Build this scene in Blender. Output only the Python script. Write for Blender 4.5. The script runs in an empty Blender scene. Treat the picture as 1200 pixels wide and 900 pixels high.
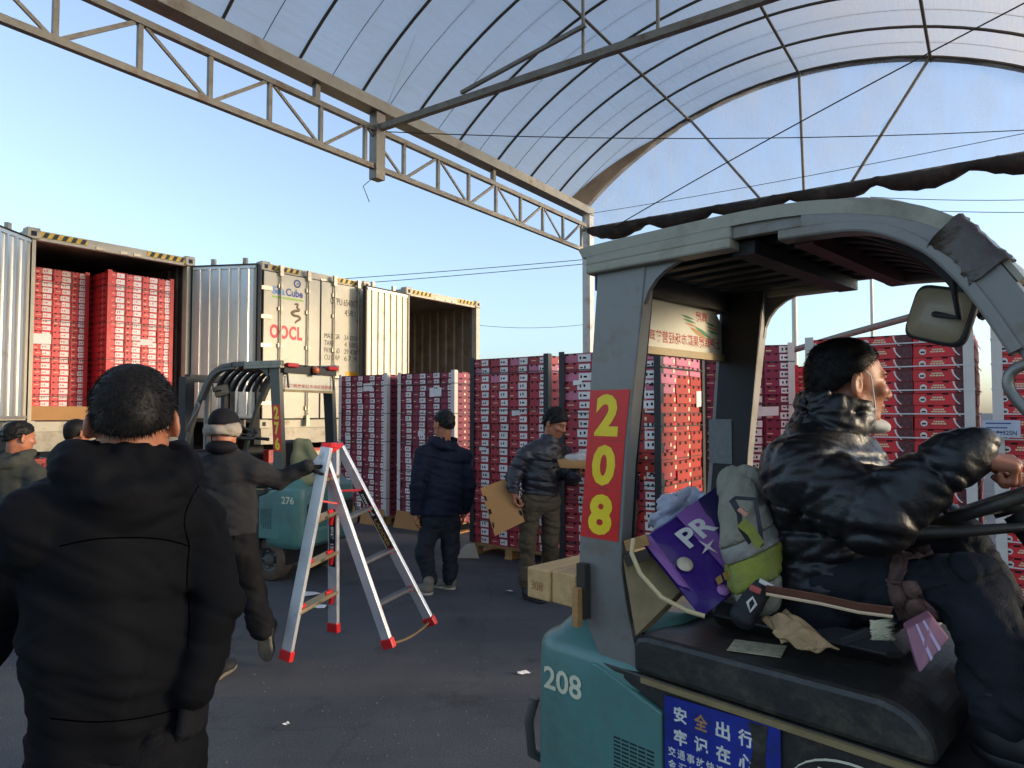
import bpy, bmesh, math, random
import numpy as np
from mathutils import Vector, Matrix
random.seed(7)
S = bpy.context.scene
COL = S.collection
R = math.radians

# ---------------------------------------------------------------- camera, light, exposure
PITCH = R(2.3); CAMZ = 1.65; FPX = 800.0
cam = bpy.data.cameras.new('camera'); camo = bpy.data.objects.new('camera', cam); COL.objects.link(camo)
camo.location = (0, 0, CAMZ); camo.rotation_euler = (R(90) + PITCH, 0, 0)
cam.sensor_width = 36; cam.lens = 24; cam.clip_start = 0.02; cam.clip_end = 3000
S.camera = camo
SUN_EL, SUN_AZ = R(9), R(99)          # low winter sun, to the right and a little behind the camera
W = bpy.data.worlds.new('World'); S.world = W; W.use_nodes = True
nt = W.node_tree; nt.nodes.clear()
sky = nt.nodes.new('ShaderNodeTexSky'); sky.sky_type = 'NISHITA'; sky.sun_disc = False
sky.sun_elevation = SUN_EL; sky.sun_rotation = SUN_AZ
sky.air_density = 1.0; sky.dust_density = 1.5; sky.ozone_density = 3.5; sky.altitude = 0
bg = nt.nodes.new('ShaderNodeBackground'); bg.inputs[1].default_value = 0.15
wo = nt.nodes.new('ShaderNodeOutputWorld')
hz = nt.nodes.new('ShaderNodeHueSaturation'); hz.inputs['Saturation'].default_value = .72; hz.inputs['Value'].default_value = .90
nt.links.new(sky.outputs[0], hz.inputs['Color']); nt.links.new(hz.outputs[0], bg.inputs[0]); nt.links.new(bg.outputs[0], wo.inputs[0])
sun = bpy.data.lights.new('sun', 'SUN'); sun.energy = 1.0; sun.angle = R(10); sun.color = (1.0, .78, .52)
suno = bpy.data.objects.new('sun', sun); COL.objects.link(suno)
_sd = Vector((math.sin(SUN_AZ) * math.cos(SUN_EL), math.cos(SUN_AZ) * math.cos(SUN_EL), math.sin(SUN_EL)))
suno.rotation_euler = _sd.to_track_quat('Z', 'Y').to_euler()
suno.location = _sd * 60
S.view_settings.view_transform = 'Standard'; S.view_settings.look = 'None'
S.view_settings.exposure = 1.75; S.view_settings.gamma = 1.0
S.render.engine = 'CYCLES'
S.cycles.max_bounces = 6; S.cycles.transparent_max_bounces = 12; S.cycles.use_denoising = True

# ---------------------------------------------------------------- helpers
def at(px, py, Y):
    """world point seen at photo pixel px,py (1200x900) that lies Y metres in front of the camera"""
    a = (px - 600) / FPX; b = (450 - py) / FPX
    k = Y / (math.cos(PITCH) - b * math.sin(PITCH))
    return Vector((a * k, Y, CAMZ + (math.sin(PITCH) + b * math.cos(PITCH)) * k))

def lin(h):
    h = h.lstrip('#'); c = [int(h[i:i + 2], 16) / 255 for i in (0, 2, 4)]
    return tuple((x / 12.92 if x <= .04045 else ((x + .055) / 1.055) ** 2.4) for x in c)

MATS = {}
def M(name, col, rough=.6, metal=0., var=.18, scale=6., bump=0., bscale=60., dirt=None, spec=.5, coat=0., rvar=.15, inst=0., stretch=None, chips=None):
    """procedural paint / cloth / metal: colour mottled by noise, optional dirt patches, roughness wear and fine relief"""
    if name in MATS: return MATS[name]
    if isinstance(col, str): col = lin(col)
    m = bpy.data.materials.new(name); m.use_nodes = True; t = m.node_tree; N = t.nodes; L = t.links
    b = N['Principled BSDF']
    tc = N.new('ShaderNodeTexCoord'); src = tc.outputs['Object']
    if stretch:
        mp = N.new('ShaderNodeMapping'); mp.inputs['Scale'].default_value = stretch; L.new(src, mp.inputs[0]); src = mp.outputs[0]
    n = N.new('ShaderNodeTexNoise'); n.inputs['Scale'].default_value = scale; n.inputs['Detail'].default_value = 6; n.inputs['Roughness'].default_value = .65
    L.new(src, n.inputs['Vector'])
    rp = N.new('ShaderNodeValToRGB'); L.new(n.outputs['Fac'], rp.inputs[0])
    rp.color_ramp.elements[0].position = .3; rp.color_ramp.elements[1].position = .72
    rp.color_ramp.elements[0].color = (*[c * (1 - var) for c in col], 1); rp.color_ramp.elements[1].color = (*[min(1, c * (1 + var)) for c in col], 1)
    out = rp.outputs[0]
    if inst:
        oi = N.new('ShaderNodeObjectInfo'); mr = N.new('ShaderNodeMapRange'); mr.inputs[3].default_value = 1 - inst; mr.inputs[4].default_value = 1 + inst * .6
        L.new(oi.outputs['Random'], mr.inputs[0]); hs = N.new('ShaderNodeHueSaturation'); L.new(mr.outputs[0], hs.inputs['Value']); L.new(out, hs.inputs['Color']); out = hs.outputs[0]
    if dirt:
        dc, amt, ds = dirt
        if isinstance(dc, str): dc = lin(dc)
        d = N.new('ShaderNodeTexNoise'); d.inputs['Scale'].default_value = ds; d.inputs['Detail'].default_value = 8; d.inputs['Roughness'].default_value = .7
        L.new(tc.outputs['Object'], d.inputs['Vector'])
        dr = N.new('ShaderNodeValToRGB'); dr.color_ramp.elements[0].position = max(0, .62 - amt * .5); dr.color_ramp.elements[1].position = .8 - amt * .1
        L.new(d.outputs['Fac'], dr.inputs[0])
        mx = N.new('ShaderNodeMix'); mx.data_type = 'RGBA'; L.new(dr.outputs[0], mx.inputs[0]); L.new(out, mx.inputs[6]); mx.inputs[7].default_value = (*dc, 1); out = mx.outputs[2]
    if chips:   # small chipped or scratched spots
        cc, cs_, th = chips
        mpc = N.new('ShaderNodeMapping'); mpc.inputs['Scale'].default_value = (1, 1, .35); L.new(tc.outputs['Object'], mpc.inputs[0])
        d = N.new('ShaderNodeTexNoise'); d.inputs['Scale'].default_value = cs_; d.inputs['Detail'].default_value = 7; d.inputs['Roughness'].default_value = .75; L.new(mpc.outputs[0], d.inputs['Vector'])
        dr = N.new('ShaderNodeValToRGB'); dr.color_ramp.elements[0].position = th; dr.color_ramp.elements[1].position = th + .02; L.new(d.outputs['Fac'], dr.inputs[0])
        mx = N.new('ShaderNodeMix'); mx.data_type = 'RGBA'; L.new(dr.outputs[0], mx.inputs[0]); L.new(out, mx.inputs[6]); mx.inputs[7].default_value = (*(lin(cc) if isinstance(cc, str) else cc), 1); out = mx.outputs[2]
    L.new(out, b.inputs['Base Color'])
    rr = N.new('ShaderNodeMapRange'); rr.inputs[3].default_value = max(.03, rough - rvar); rr.inputs[4].default_value = min(1, rough + rvar)
    L.new(n.outputs['Fac'], rr.inputs[0]); L.new(rr.outputs[0], b.inputs['Roughness'])
    b.inputs['Metallic'].default_value = metal; b.inputs['Specular IOR Level'].default_value = spec; b.inputs['Coat Weight'].default_value = coat
    if bump:
        bn = N.new('ShaderNodeTexNoise'); bn.inputs['Scale'].default_value = bscale; bn.inputs['Detail'].default_value = 4; L.new(src, bn.inputs['Vector'])
        bp = N.new('ShaderNodeBump'); bp.inputs['Strength'].default_value = bump; bp.inputs['Distance'].default_value = .01
        L.new(bn.outputs['Fac'], bp.inputs['Height']); L.new(bp.outputs[0], b.inputs['Normal'])
    MATS[name] = m; return m

def spline(pts, m=4):
    pts = [Vector(p) for p in pts]; out = []
    for i in range(len(pts) - 1):
        a, b, c, d = pts[max(0, i - 1)], pts[i], pts[i + 1], pts[min(len(pts) - 1, i + 2)]
        for k in range(m):
            t = k / m; out.append(.5 * ((2 * b) + (c - a) * t + (2 * a - 5 * b + 4 * c - d) * t * t + (3 * b - a - 3 * c + d) * t ** 3))
    return out + [pts[-1]]
class MB:
    """collects shapes; build() links them as one mesh object"""
    def __init__(s): s.v = []; s.f = []; s.m = []; s.sm = []
    def add(s, vs, fs, mi=0, smooth=False):
        o = len(s.v); s.v += [tuple(v) for v in vs]; s.f += [tuple(i + o for i in f) for f in fs]; s.m += [mi] * len(fs); s.sm += [smooth] * len(fs); return s
    def box(s, x0, x1, y0, y1, z0, z1, mi=0, ch=0):
        if ch > 0:   # chamfered box: three slabs' corners
            vs = []; a = [(x0, x1), (y0, y1), (z0, z1)]
            for ix in (0, 1):
                for iy in (0, 1):
                    for iz in (0, 1):
                        c = (a[0][ix], a[1][iy], a[2][iz]); sg = (1 - 2 * ix, 1 - 2 * iy, 1 - 2 * iz)
                        for ax in range(3):
                            vs.append(tuple(c[k] + (0 if k == ax else sg[k] * ch) for k in range(3)))
            bm = bmesh.new()
            for v in vs: bm.verts.new(v)
            r = bmesh.ops.convex_hull(bm, input=bm.verts[:]); bmesh.ops.dissolve_limit(bm, angle_limit=.01, verts=bm.verts[:], edges=bm.edges[:])
            bm.verts.index_update(); s.add([v.co[:] for v in bm.verts], [[v.index for v in f.verts] for f in bm.faces], mi); bm.free(); return s
        vs = [(x0, y0, z0), (x1, y0, z0), (x1, y1, z0), (x0, y1, z0), (x0, y0, z1), (x1, y0, z1), (x1, y1, z1), (x0, y1, z1)]
        return s.add(vs, [(0, 3, 2, 1), (4, 5, 6, 7), (0, 1, 5, 4), (1, 2, 6, 5), (2, 3, 7, 6), (3, 0, 4, 7)], mi)
    def beam(s, p, q, w, h=None, mi=0, up=(0, 0, 1)):
        h = h or w; p = Vector(p); q = Vector(q); d = (q - p).normalized(); u = Vector(up)
        if abs(d.dot(u)) > .98: u = Vector((0, 1, 0)) if abs(d.y) < .9 else Vector((1, 0, 0))
        x = d.cross(u).normalized(); y = x.cross(d)
        vs = [c + x * a * w / 2 + y * b * h / 2 for c in (p, q) for a, b in ((-1, -1), (1, -1), (1, 1), (-1, 1))]
        return s.add(vs, [(3, 2, 1, 0), (4, 5, 6, 7), (0, 1, 5, 4), (1, 2, 6, 5), (2, 3, 7, 6), (3, 0, 4, 7)], mi)
    def tube(s, pts, r, n=8, mi=0, cap=True, closed=False):
        pts = [Vector(p) for p in pts]; rs = r if isinstance(r, (list, tuple)) else [r] * len(pts)
        vs = []; fs = []; K = len(pts); x = None
        for i, p in enumerate(pts):
            d = ((pts[(i + 1) % K] - pts[i - 1]) if closed else (pts[min(i + 1, K - 1)] - pts[max(i - 1, 0)])).normalized()
            if x is None:
                u = Vector((0, 0, 1)) if abs(d.z) < .9 else Vector((1, 0, 0)); x = d.cross(u).normalized()
            x = (x - d * x.dot(d)).normalized(); y = d.cross(x)
            vs += [p + (x * math.cos(2 * math.pi * j / n) + y * math.sin(2 * math.pi * j / n)) * rs[i] for j in range(n)]
        for i in range(K if closed else K - 1):
            for j in range(n):
                a = i * n; b = ((i + 1) % K) * n; fs.append((a + j, a + (j + 1) % n, b + (j + 1) % n, b + j))
        s.add(vs, fs, mi, True)
        if cap and not closed: s.add(vs[:n], [tuple(range(n))[::-1]], mi); s.add(vs[-n:], [tuple(range(n))], mi)
        return s
    def sweep(s, prof, path, mi=0, side=(0, 1, 0), smooth=False, closed=True):
        """profile points (a,b): a along the side vector, b along the path's normal"""
        path = [Vector(p) for p in path]; sd = Vector(side); vs = []; fs = []; K = len(path); n = len(prof)
        for i, p in enumerate(path):
            d = (path[min(i + 1, K - 1)] - path[max(i - 1, 0)]).normalized(); nn = d.cross(sd).normalized()
            vs += [p + sd * a + nn * b for a, b in prof]
        for i in range(K - 1):
            for j in range(n if closed else n - 1):
                fs.append((i * n + j, i * n + (j + 1) % n, (i + 1) * n + (j + 1) % n, (i + 1) * n + j))
        s.add(vs, fs, mi, smooth)
        if closed: s.add(vs[:n], [tuple(range(n))[::-1]], mi); s.add(vs[-n:], [tuple(range(n))], mi)
        return s
    def prism(s, pts, off, mi=0):
        """polygon pts (3D) extruded by vector off"""
        pts = [Vector(p) for p in pts]; off = Vector(off); n = len(pts)
        vs = pts + [p + off for p in pts]
        return s.add(vs, [tuple(range(n))[::-1], tuple(range(n, 2 * n))] + [(i, (i + 1) % n, (i + 1) % n + n, i + n) for i in range(n)], mi)
    def disc(s, c, nrm, r, h, n=20, mi=0, r2=None):
        c = Vector(c); d = Vector(nrm).normalized(); return s.lathe(c, d, [(0, 0), (r, 0), (r2 or r, h), (0, h)], n, mi)
    def lathe(s, c, ax, prof, n=24, mi=0, smooth=True):
        c = Vector(c); d = Vector(ax).normalized(); u = Vector((0, 0, 1)) if abs(d.z) < .9 else Vector((1, 0, 0)); x = d.cross(u).normalized(); y = d.cross(x)
        vs = []; fs = []
        for r, h in prof: vs += [c + d * h + (x * math.cos(2 * math.pi * j / n) + y * math.sin(2 * math.pi * j / n)) * max(r, 1e-4) for j in range(n)]
        for i in range(len(prof) - 1):
            for j in range(n): fs.append((i * n + j, i * n + (j + 1) % n, (i + 1) * n + (j + 1) % n, (i + 1) * n + j))
        return s.add(vs, fs, mi, smooth)
    def loft(s, rings, mi=0, smooth=True, cap=True):
        n = len(rings[0]); vs = [p for r in rings for p in r]; fs = []
        for i in range(len(rings) - 1):
            for j in range(n): fs.append((i * n + j, i * n + (j + 1) % n, (i + 1) * n + (j + 1) % n, (i + 1) * n + j))
        s.add(vs, fs, mi, smooth)
        if cap: s.add(rings[0], [tuple(range(n))[::-1]], mi); s.add(rings[-1], [tuple(range(n))], mi)
        return s
    def mesh(s, name, mats, fix=True):
        me = bpy.data.meshes.new(name); me.from_pydata(s.v, [], s.f)
        for m in (mats if isinstance(mats, (list, tuple)) else [mats]): me.materials.append(m)
        me.polygons.foreach_set('material_index', s.m); me.polygons.foreach_set('use_smooth', s.sm)
        if fix:
            bm = bmesh.new(); bm.from_mesh(me); bmesh.ops.recalc_face_normals(bm, faces=bm.faces[:]); bm.to_mesh(me); bm.free()
        me.update(); return me
    def build(s, name, mats, parent=None, bevel=0, fix=True):
        o = link(name, s.mesh(name, mats, fix), parent)
        if bevel:
            b = o.modifiers.new('edge', 'BEVEL'); b.width = bevel; b.segments = 2; b.limit_method = 'ANGLE'; b.angle_limit = R(40)
        return o

def link(name, me, parent=None):
    o = bpy.data.objects.new(name, me); COL.objects.link(o)
    if parent: o.parent = parent
    return o
def tag(o, label, cat, group=None):
    o['label'] = label; o['category'] = cat
    if group: o['group'] = group
    return o
def thing(name, label, cat, loc=(0, 0, 0), rz=0, group=None):
    o = bpy.data.objects.new(name, None); COL.objects.link(o); o.location = loc; o.rotation_euler = (0, 0, rz); o.empty_display_size = .1
    return tag(o, label, cat, group)
def struct(o, kind='structure'): o['kind'] = kind; return o
def rrect(x0, x1, y0, y1, r, z, n=5):
    """rounded rectangle ring in a horizontal plane"""
    out = []
    for cx, cy, a in ((x1 - r, y1 - r, 0), (x0 + r, y1 - r, 90), (x0 + r, y0 + r, 180), (x1 - r, y0 + r, 270)):
        for k in range(n + 1):
            t = R(a + 90 * k / n); out.append((cx + r * math.cos(t), cy + r * math.sin(t), z))
    return out
def text(name, body, mat, parent, org, xd=(1, 0, 0), up=(0, 0, 1), width=None, height=None, bold=0., align='LEFT', depth=.0006, shear=0., spacing=1.):
    """lettering as thin mesh; org = lower left corner, scaled to width and/or height"""
    cu = bpy.data.curves.new(name, 'FONT'); cu.body = body; cu.size = 1; cu.offset = bold; cu.extrude = 0; cu.shear = shear; cu.space_character = spacing; cu.resolution_u = 3; cu.space_line = .95
    cu.align_x = align
    tmp = bpy.data.objects.new('tmp', cu); COL.objects.link(tmp)
    me = bpy.data.meshes.new_from_object(tmp.evaluated_get(bpy.context.evaluated_depsgraph_get()))
    bpy.data.objects.remove(tmp); me.name = name
    n = len(me.vertices); co = np.empty(n * 3, 'f'); me.vertices.foreach_get('co', co); co = co.reshape(-1, 3)
    lo = co.min(0); hi = co.max(0); sz = hi - lo; sz[sz == 0] = 1
    sx = width / sz[0] if width else None; sy = height / sz[1] if height else None
    sx = sx or sy; sy = sy or sx
    X = np.array(Vector(xd).normalized()); U = np.array(Vector(up).normalized()); Nn = np.cross(X, U)
    p = np.array(org) + np.outer((co[:, 0] - lo[0]) * sx, X) + np.outer((co[:, 1] - lo[1]) * sy, U) + Nn * depth
    me.vertices.foreach_set('co', p.astype('f').ravel()); me.materials.clear(); me.materials.append(mat); me.update()
    return link(name, me, parent)

# ---------------------------------------------------------------- soft bodies: distance fields meshed by surface nets
def seam(u, q):
    """stitched quilting: a narrow valley every q[0] metres, softly padded between"""
    ph = u / q[0] + (q[2] if len(q) > 2 else .5); ds = np.abs(ph - np.round(ph)) * q[0]
    return np.exp(-(ds / .008) ** 2) - .30 * np.abs(np.sin(np.pi * ph)) ** .7
class Soft:
    def __init__(s, h): s.h = h; s.p = []; s.wr = None; s.cr = []
    def rc(s, a, b, ra, rb=None, k=.02, q=None, sub=False): s.p.append(('rc', np.array(a, float), np.array(b, float), ra, ra if rb is None else rb, k, q, sub)); return s
    def el(s, c, rad, ax=None, k=.02, sub=False):
        A = np.array([list(v) for v in ax], float) if ax is not None else np.eye(3)
        s.p.append(('el', np.array(c, float), A, np.array(rad, float), k, None, sub)); return s
    def ec(s, a, b, side, ra, rb, k=.03, q=None):
        """elliptic cone from a to b, ra/rb = (half width along side, half depth)"""
        s.p.append(('ec', np.array(a, float), np.array(b, float), np.array(side, float), ra, rb, k, q, False)); return s
    def wrinkle(s, amp, freq, seed=0, aniso=(1, 1, 1)): s.wr = s.wr or []; s.wr.append((amp, freq, seed, aniso)); return s
    def crease(s, amp, freq, seed=0, aniso=(1, 1, 1), n=4): s.cr.append((amp, freq, seed, aniso, n)); return s   # sharp fold lines
    def field(s):
        lo = np.full(3, 1e9); hi = -lo
        bb = []
        for p in s.p:
            if p[0] == 'rc': r = max(p[3], p[4]); a = np.minimum(p[1], p[2]) - r; b = np.maximum(p[1], p[2]) + r; k = p[5]; sub = p[7]
            elif p[0] == 'el': r = max(p[3]); a = p[1] - r; b = p[1] + r; k = p[4]; sub = p[6]
            else: r = max(max(p[4]), max(p[5])); a = np.minimum(p[1], p[2]) - r; b = np.maximum(p[1], p[2]) + r; k = p[6]; sub = False
            pad = k + 4 * s.h + .02; bb.append((a - pad, b + pad))
            if not sub: lo = np.minimum(lo, a); hi = np.maximum(hi, b)
        lo = lo - .03 - 2 * s.h; hi = hi + .03 + 2 * s.h
        n = np.ceil((hi - lo) / s.h).astype(int) + 1
        D = np.full(n, .2, np.float32); ax = [lo[i] + s.h * np.arange(n[i]) for i in range(3)]
        for p, (a, b) in zip(s.p, bb):
            i0 = np.clip(((a - lo) / s.h).astype(int), 0, n - 1); i1 = np.clip(((b - lo) / s.h).astype(int) + 2, 1, n)
            sl = tuple(slice(i0[i], i1[i]) for i in range(3))
            X = ax[0][sl[0]][:, None, None]; Y = ax[1][sl[1]][None, :, None]; Z = ax[2][sl[2]][None, None, :]
            if p[0] == 'rc':
                _, A, B, ra, rb, k, q, sub = p; d = B - A; L2 = d @ d + 1e-12
                px, py, pz = X - A[0], Y - A[1], Z - A[2]
                t = np.clip((px * d[0] + py * d[1] + pz * d[2]) / L2, 0, 1)
                v = np.sqrt((px - t * d[0]) ** 2 + (py - t * d[1]) ** 2 + (pz - t * d[2]) ** 2) - (ra + (rb - ra) * t)
                if q: v = v + q[1] * seam(t * math.sqrt(L2), q)
            elif p[0] == 'el':
                _, c, A, rad, k, q, sub = p
                px, py, pz = X - c[0], Y - c[1], Z - c[2]
                u = [(px * A[i][0] + py * A[i][1] + pz * A[i][2]) / rad[i] for i in range(3)]
                l1 = np.sqrt(u[0] ** 2 + u[1] ** 2 + u[2] ** 2); l2 = np.sqrt((u[0] / rad[0]) ** 2 + (u[1] / rad[1]) ** 2 + (u[2] / rad[2]) ** 2) + 1e-9
                v = l1 * (l1 - 1) / l2
            else:
                _, A, B, sd, ra, rb, k, q, sub = p; d = B - A; L = math.sqrt(d @ d); d = d / L; sd = sd - d * (sd @ d); sd = sd / np.linalg.norm(sd); fd = np.cross(d, sd)
                px, py, pz = X - A[0], Y - A[1], Z - A[2]
                w = px * d[0] + py * d[1] + pz * d[2]; t = np.clip(w / L, 0, 1)
                u = px * sd[0] + py * sd[1] + pz * sd[2]; g = px * fd[0] + py * fd[1] + pz * fd[2]
                rx = ra[0] + (rb[0] - ra[0]) * t; ry = ra[1] + (rb[1] - ra[1]) * t; e = w - t * L; mr = np.minimum(rx, ry)
                l1 = np.sqrt((u / rx) ** 2 + (g / ry) ** 2 + (e / mr) ** 2); l2 = np.sqrt((u / rx ** 2) ** 2 + (g / ry ** 2) ** 2 + (e / mr ** 2) ** 2) + 1e-6
                v = l1 * (l1 - 1) / l2
                if q: v = v + q[1] * seam(t * L, q)
            o = D[sl]
            if sub:
                h = np.clip(.5 - .5 * (o + v) / k, 0, 1); D[sl] = o + (-v - o) * h + k * h * (1 - h)
            else:
                h = np.clip(.5 + .5 * (v - o) / k, 0, 1); D[sl] = v * (1 - h) + o * h - k * h * (1 - h)
        if s.wr or s.cr:
            idx = np.nonzero(np.abs(D) < .03); P = np.stack([ax[i][idx[i]] for i in range(3)], 1); acc = np.zeros(len(P))
            for amp, freq, seed, an, n_ in s.cr:
                rg = np.random.RandomState(seed + 50)
                for i in range(n_):
                    kv = rg.normal(size=3); kv = kv / np.linalg.norm(kv) * freq * rg.uniform(.7, 1.5) * np.array(an); k2 = rg.normal(size=3) * freq * .45; k3 = rg.normal(size=3) * freq * .6
                    ph = np.sin(P @ kv + rg.uniform(0, 6.3) + 2.0 * np.sin(P @ k2 + rg.uniform(0, 6.3))); m = .5 + .5 * np.sin(P @ k3 + rg.uniform(0, 6.3))
                    acc += amp * m * (np.exp(-(ph / .28) ** 2) - .3 * np.exp(-((np.abs(ph) - .5) / .3) ** 2))
            for amp, freq, seed, an in (s.wr or []):
                rg = np.random.RandomState(seed); 
                for i in range(7):
                    kv = rg.normal(size=3); kv = kv / np.linalg.norm(kv) * freq * rg.uniform(.6, 1.7) * np.array(an); k2 = rg.normal(size=3) * freq * .5
                    acc += amp * .38 * np.sin(P @ kv + rg.uniform(0, 6.3) + 1.6 * np.sin(P @ k2 + rg.uniform(0, 6.3)))
            D[idx] += acc
        return D, lo
    def mesh(s, name, mat, clip=None):
        D, lo = s.field(); h = s.h
        if clip: D = clip(D, lo, h)
        ins = D < 0
        c = np.zeros(tuple(np.array(D.shape) - 1), np.int8)
        for i in (0, 1):
            for j in (0, 1):
                for k in (0, 1): c += ins[i:i + c.shape[0], j:j + c.shape[1], k:k + c.shape[2]]
        cell = np.nonzero((c > 0) & (c < 8)); N = len(cell[0]); ids = np.full(c.shape, -1, np.int32); ids[cell] = np.arange(N)
        acc = np.zeros((N, 3)); cnt = np.zeros(N)
        base = np.stack(cell, 1)
        cs = [(i, j, k) for i in (0, 1) for j in (0, 1) for k in (0, 1)]
        val = {o: D[cell[0] + o[0], cell[1] + o[1], cell[2] + o[2]] for o in cs}
        for o in cs:
            for a in range(3):
                if o[a] == 0:
                    o2 = list(o); o2[a] = 1; o2 = tuple(o2); v0 = val[o]; v1 = val[o2]; m = (v0 < 0) != (v1 < 0)
                    t = np.where(m, v0 / np.where(m, v0 - v1, 1), 0); pt = np.tile(np.array(o, float), (N, 1)); pt[:, a] += t
                    acc[m] += pt[m]; cnt[m] += 1
        V = lo + h * (base + acc / cnt[:, None])
        F = []
        for a in range(3):
            b, cc = (a + 1) % 3, (a + 2) % 3
            sl0 = [slice(None)] * 3; sl1 = [slice(None)] * 3; sl0[a] = slice(0, -1); sl1[a] = slice(1, None)
            ch = ins[tuple(sl0)] != ins[tuple(sl1)]; e = np.stack(np.nonzero(ch), 1)
            e = e[(e[:, b] > 0) & (e[:, cc] > 0) & (e[:, b] < D.shape[b] - 1) & (e[:, cc] < D.shape[cc] - 1)]
            if not len(e): continue
            q = []
            for db, dc in ((-1, -1), (0, -1), (0, 0), (-1, 0)):
                t = e.copy(); t[:, b] += db; t[:, cc] += dc; q.append(ids[t[:, 0], t[:, 1], t[:, 2]])
            q = np.stack(q, 1); flip = ~ins[e[:, 0], e[:, 1], e[:, 2]]; q[flip] = q[flip][:, ::-1]
            F.append(q)
        F = np.concatenate(F); me = bpy.data.meshes.new(name)
        me.vertices.add(N); me.vertices.foreach_set('co', V.astype('f').ravel())
        me.loops.add(len(F) * 4); me.loops.foreach_set('vertex_index', F.astype(np.int32).ravel())
        me.polygons.add(len(F)); me.polygons.foreach_set('loop_start', np.arange(0, len(F) * 4, 4, dtype=np.int32))
        me.polygons.foreach_set('use_smooth', np.ones(len(F), bool)); me.materials.append(mat); me.update(calc_edges=True); me.validate()
        return me
    def build(s, name, mat, parent=None, clip=None): return link(name, s.mesh(name, mat, clip), parent)

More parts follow.
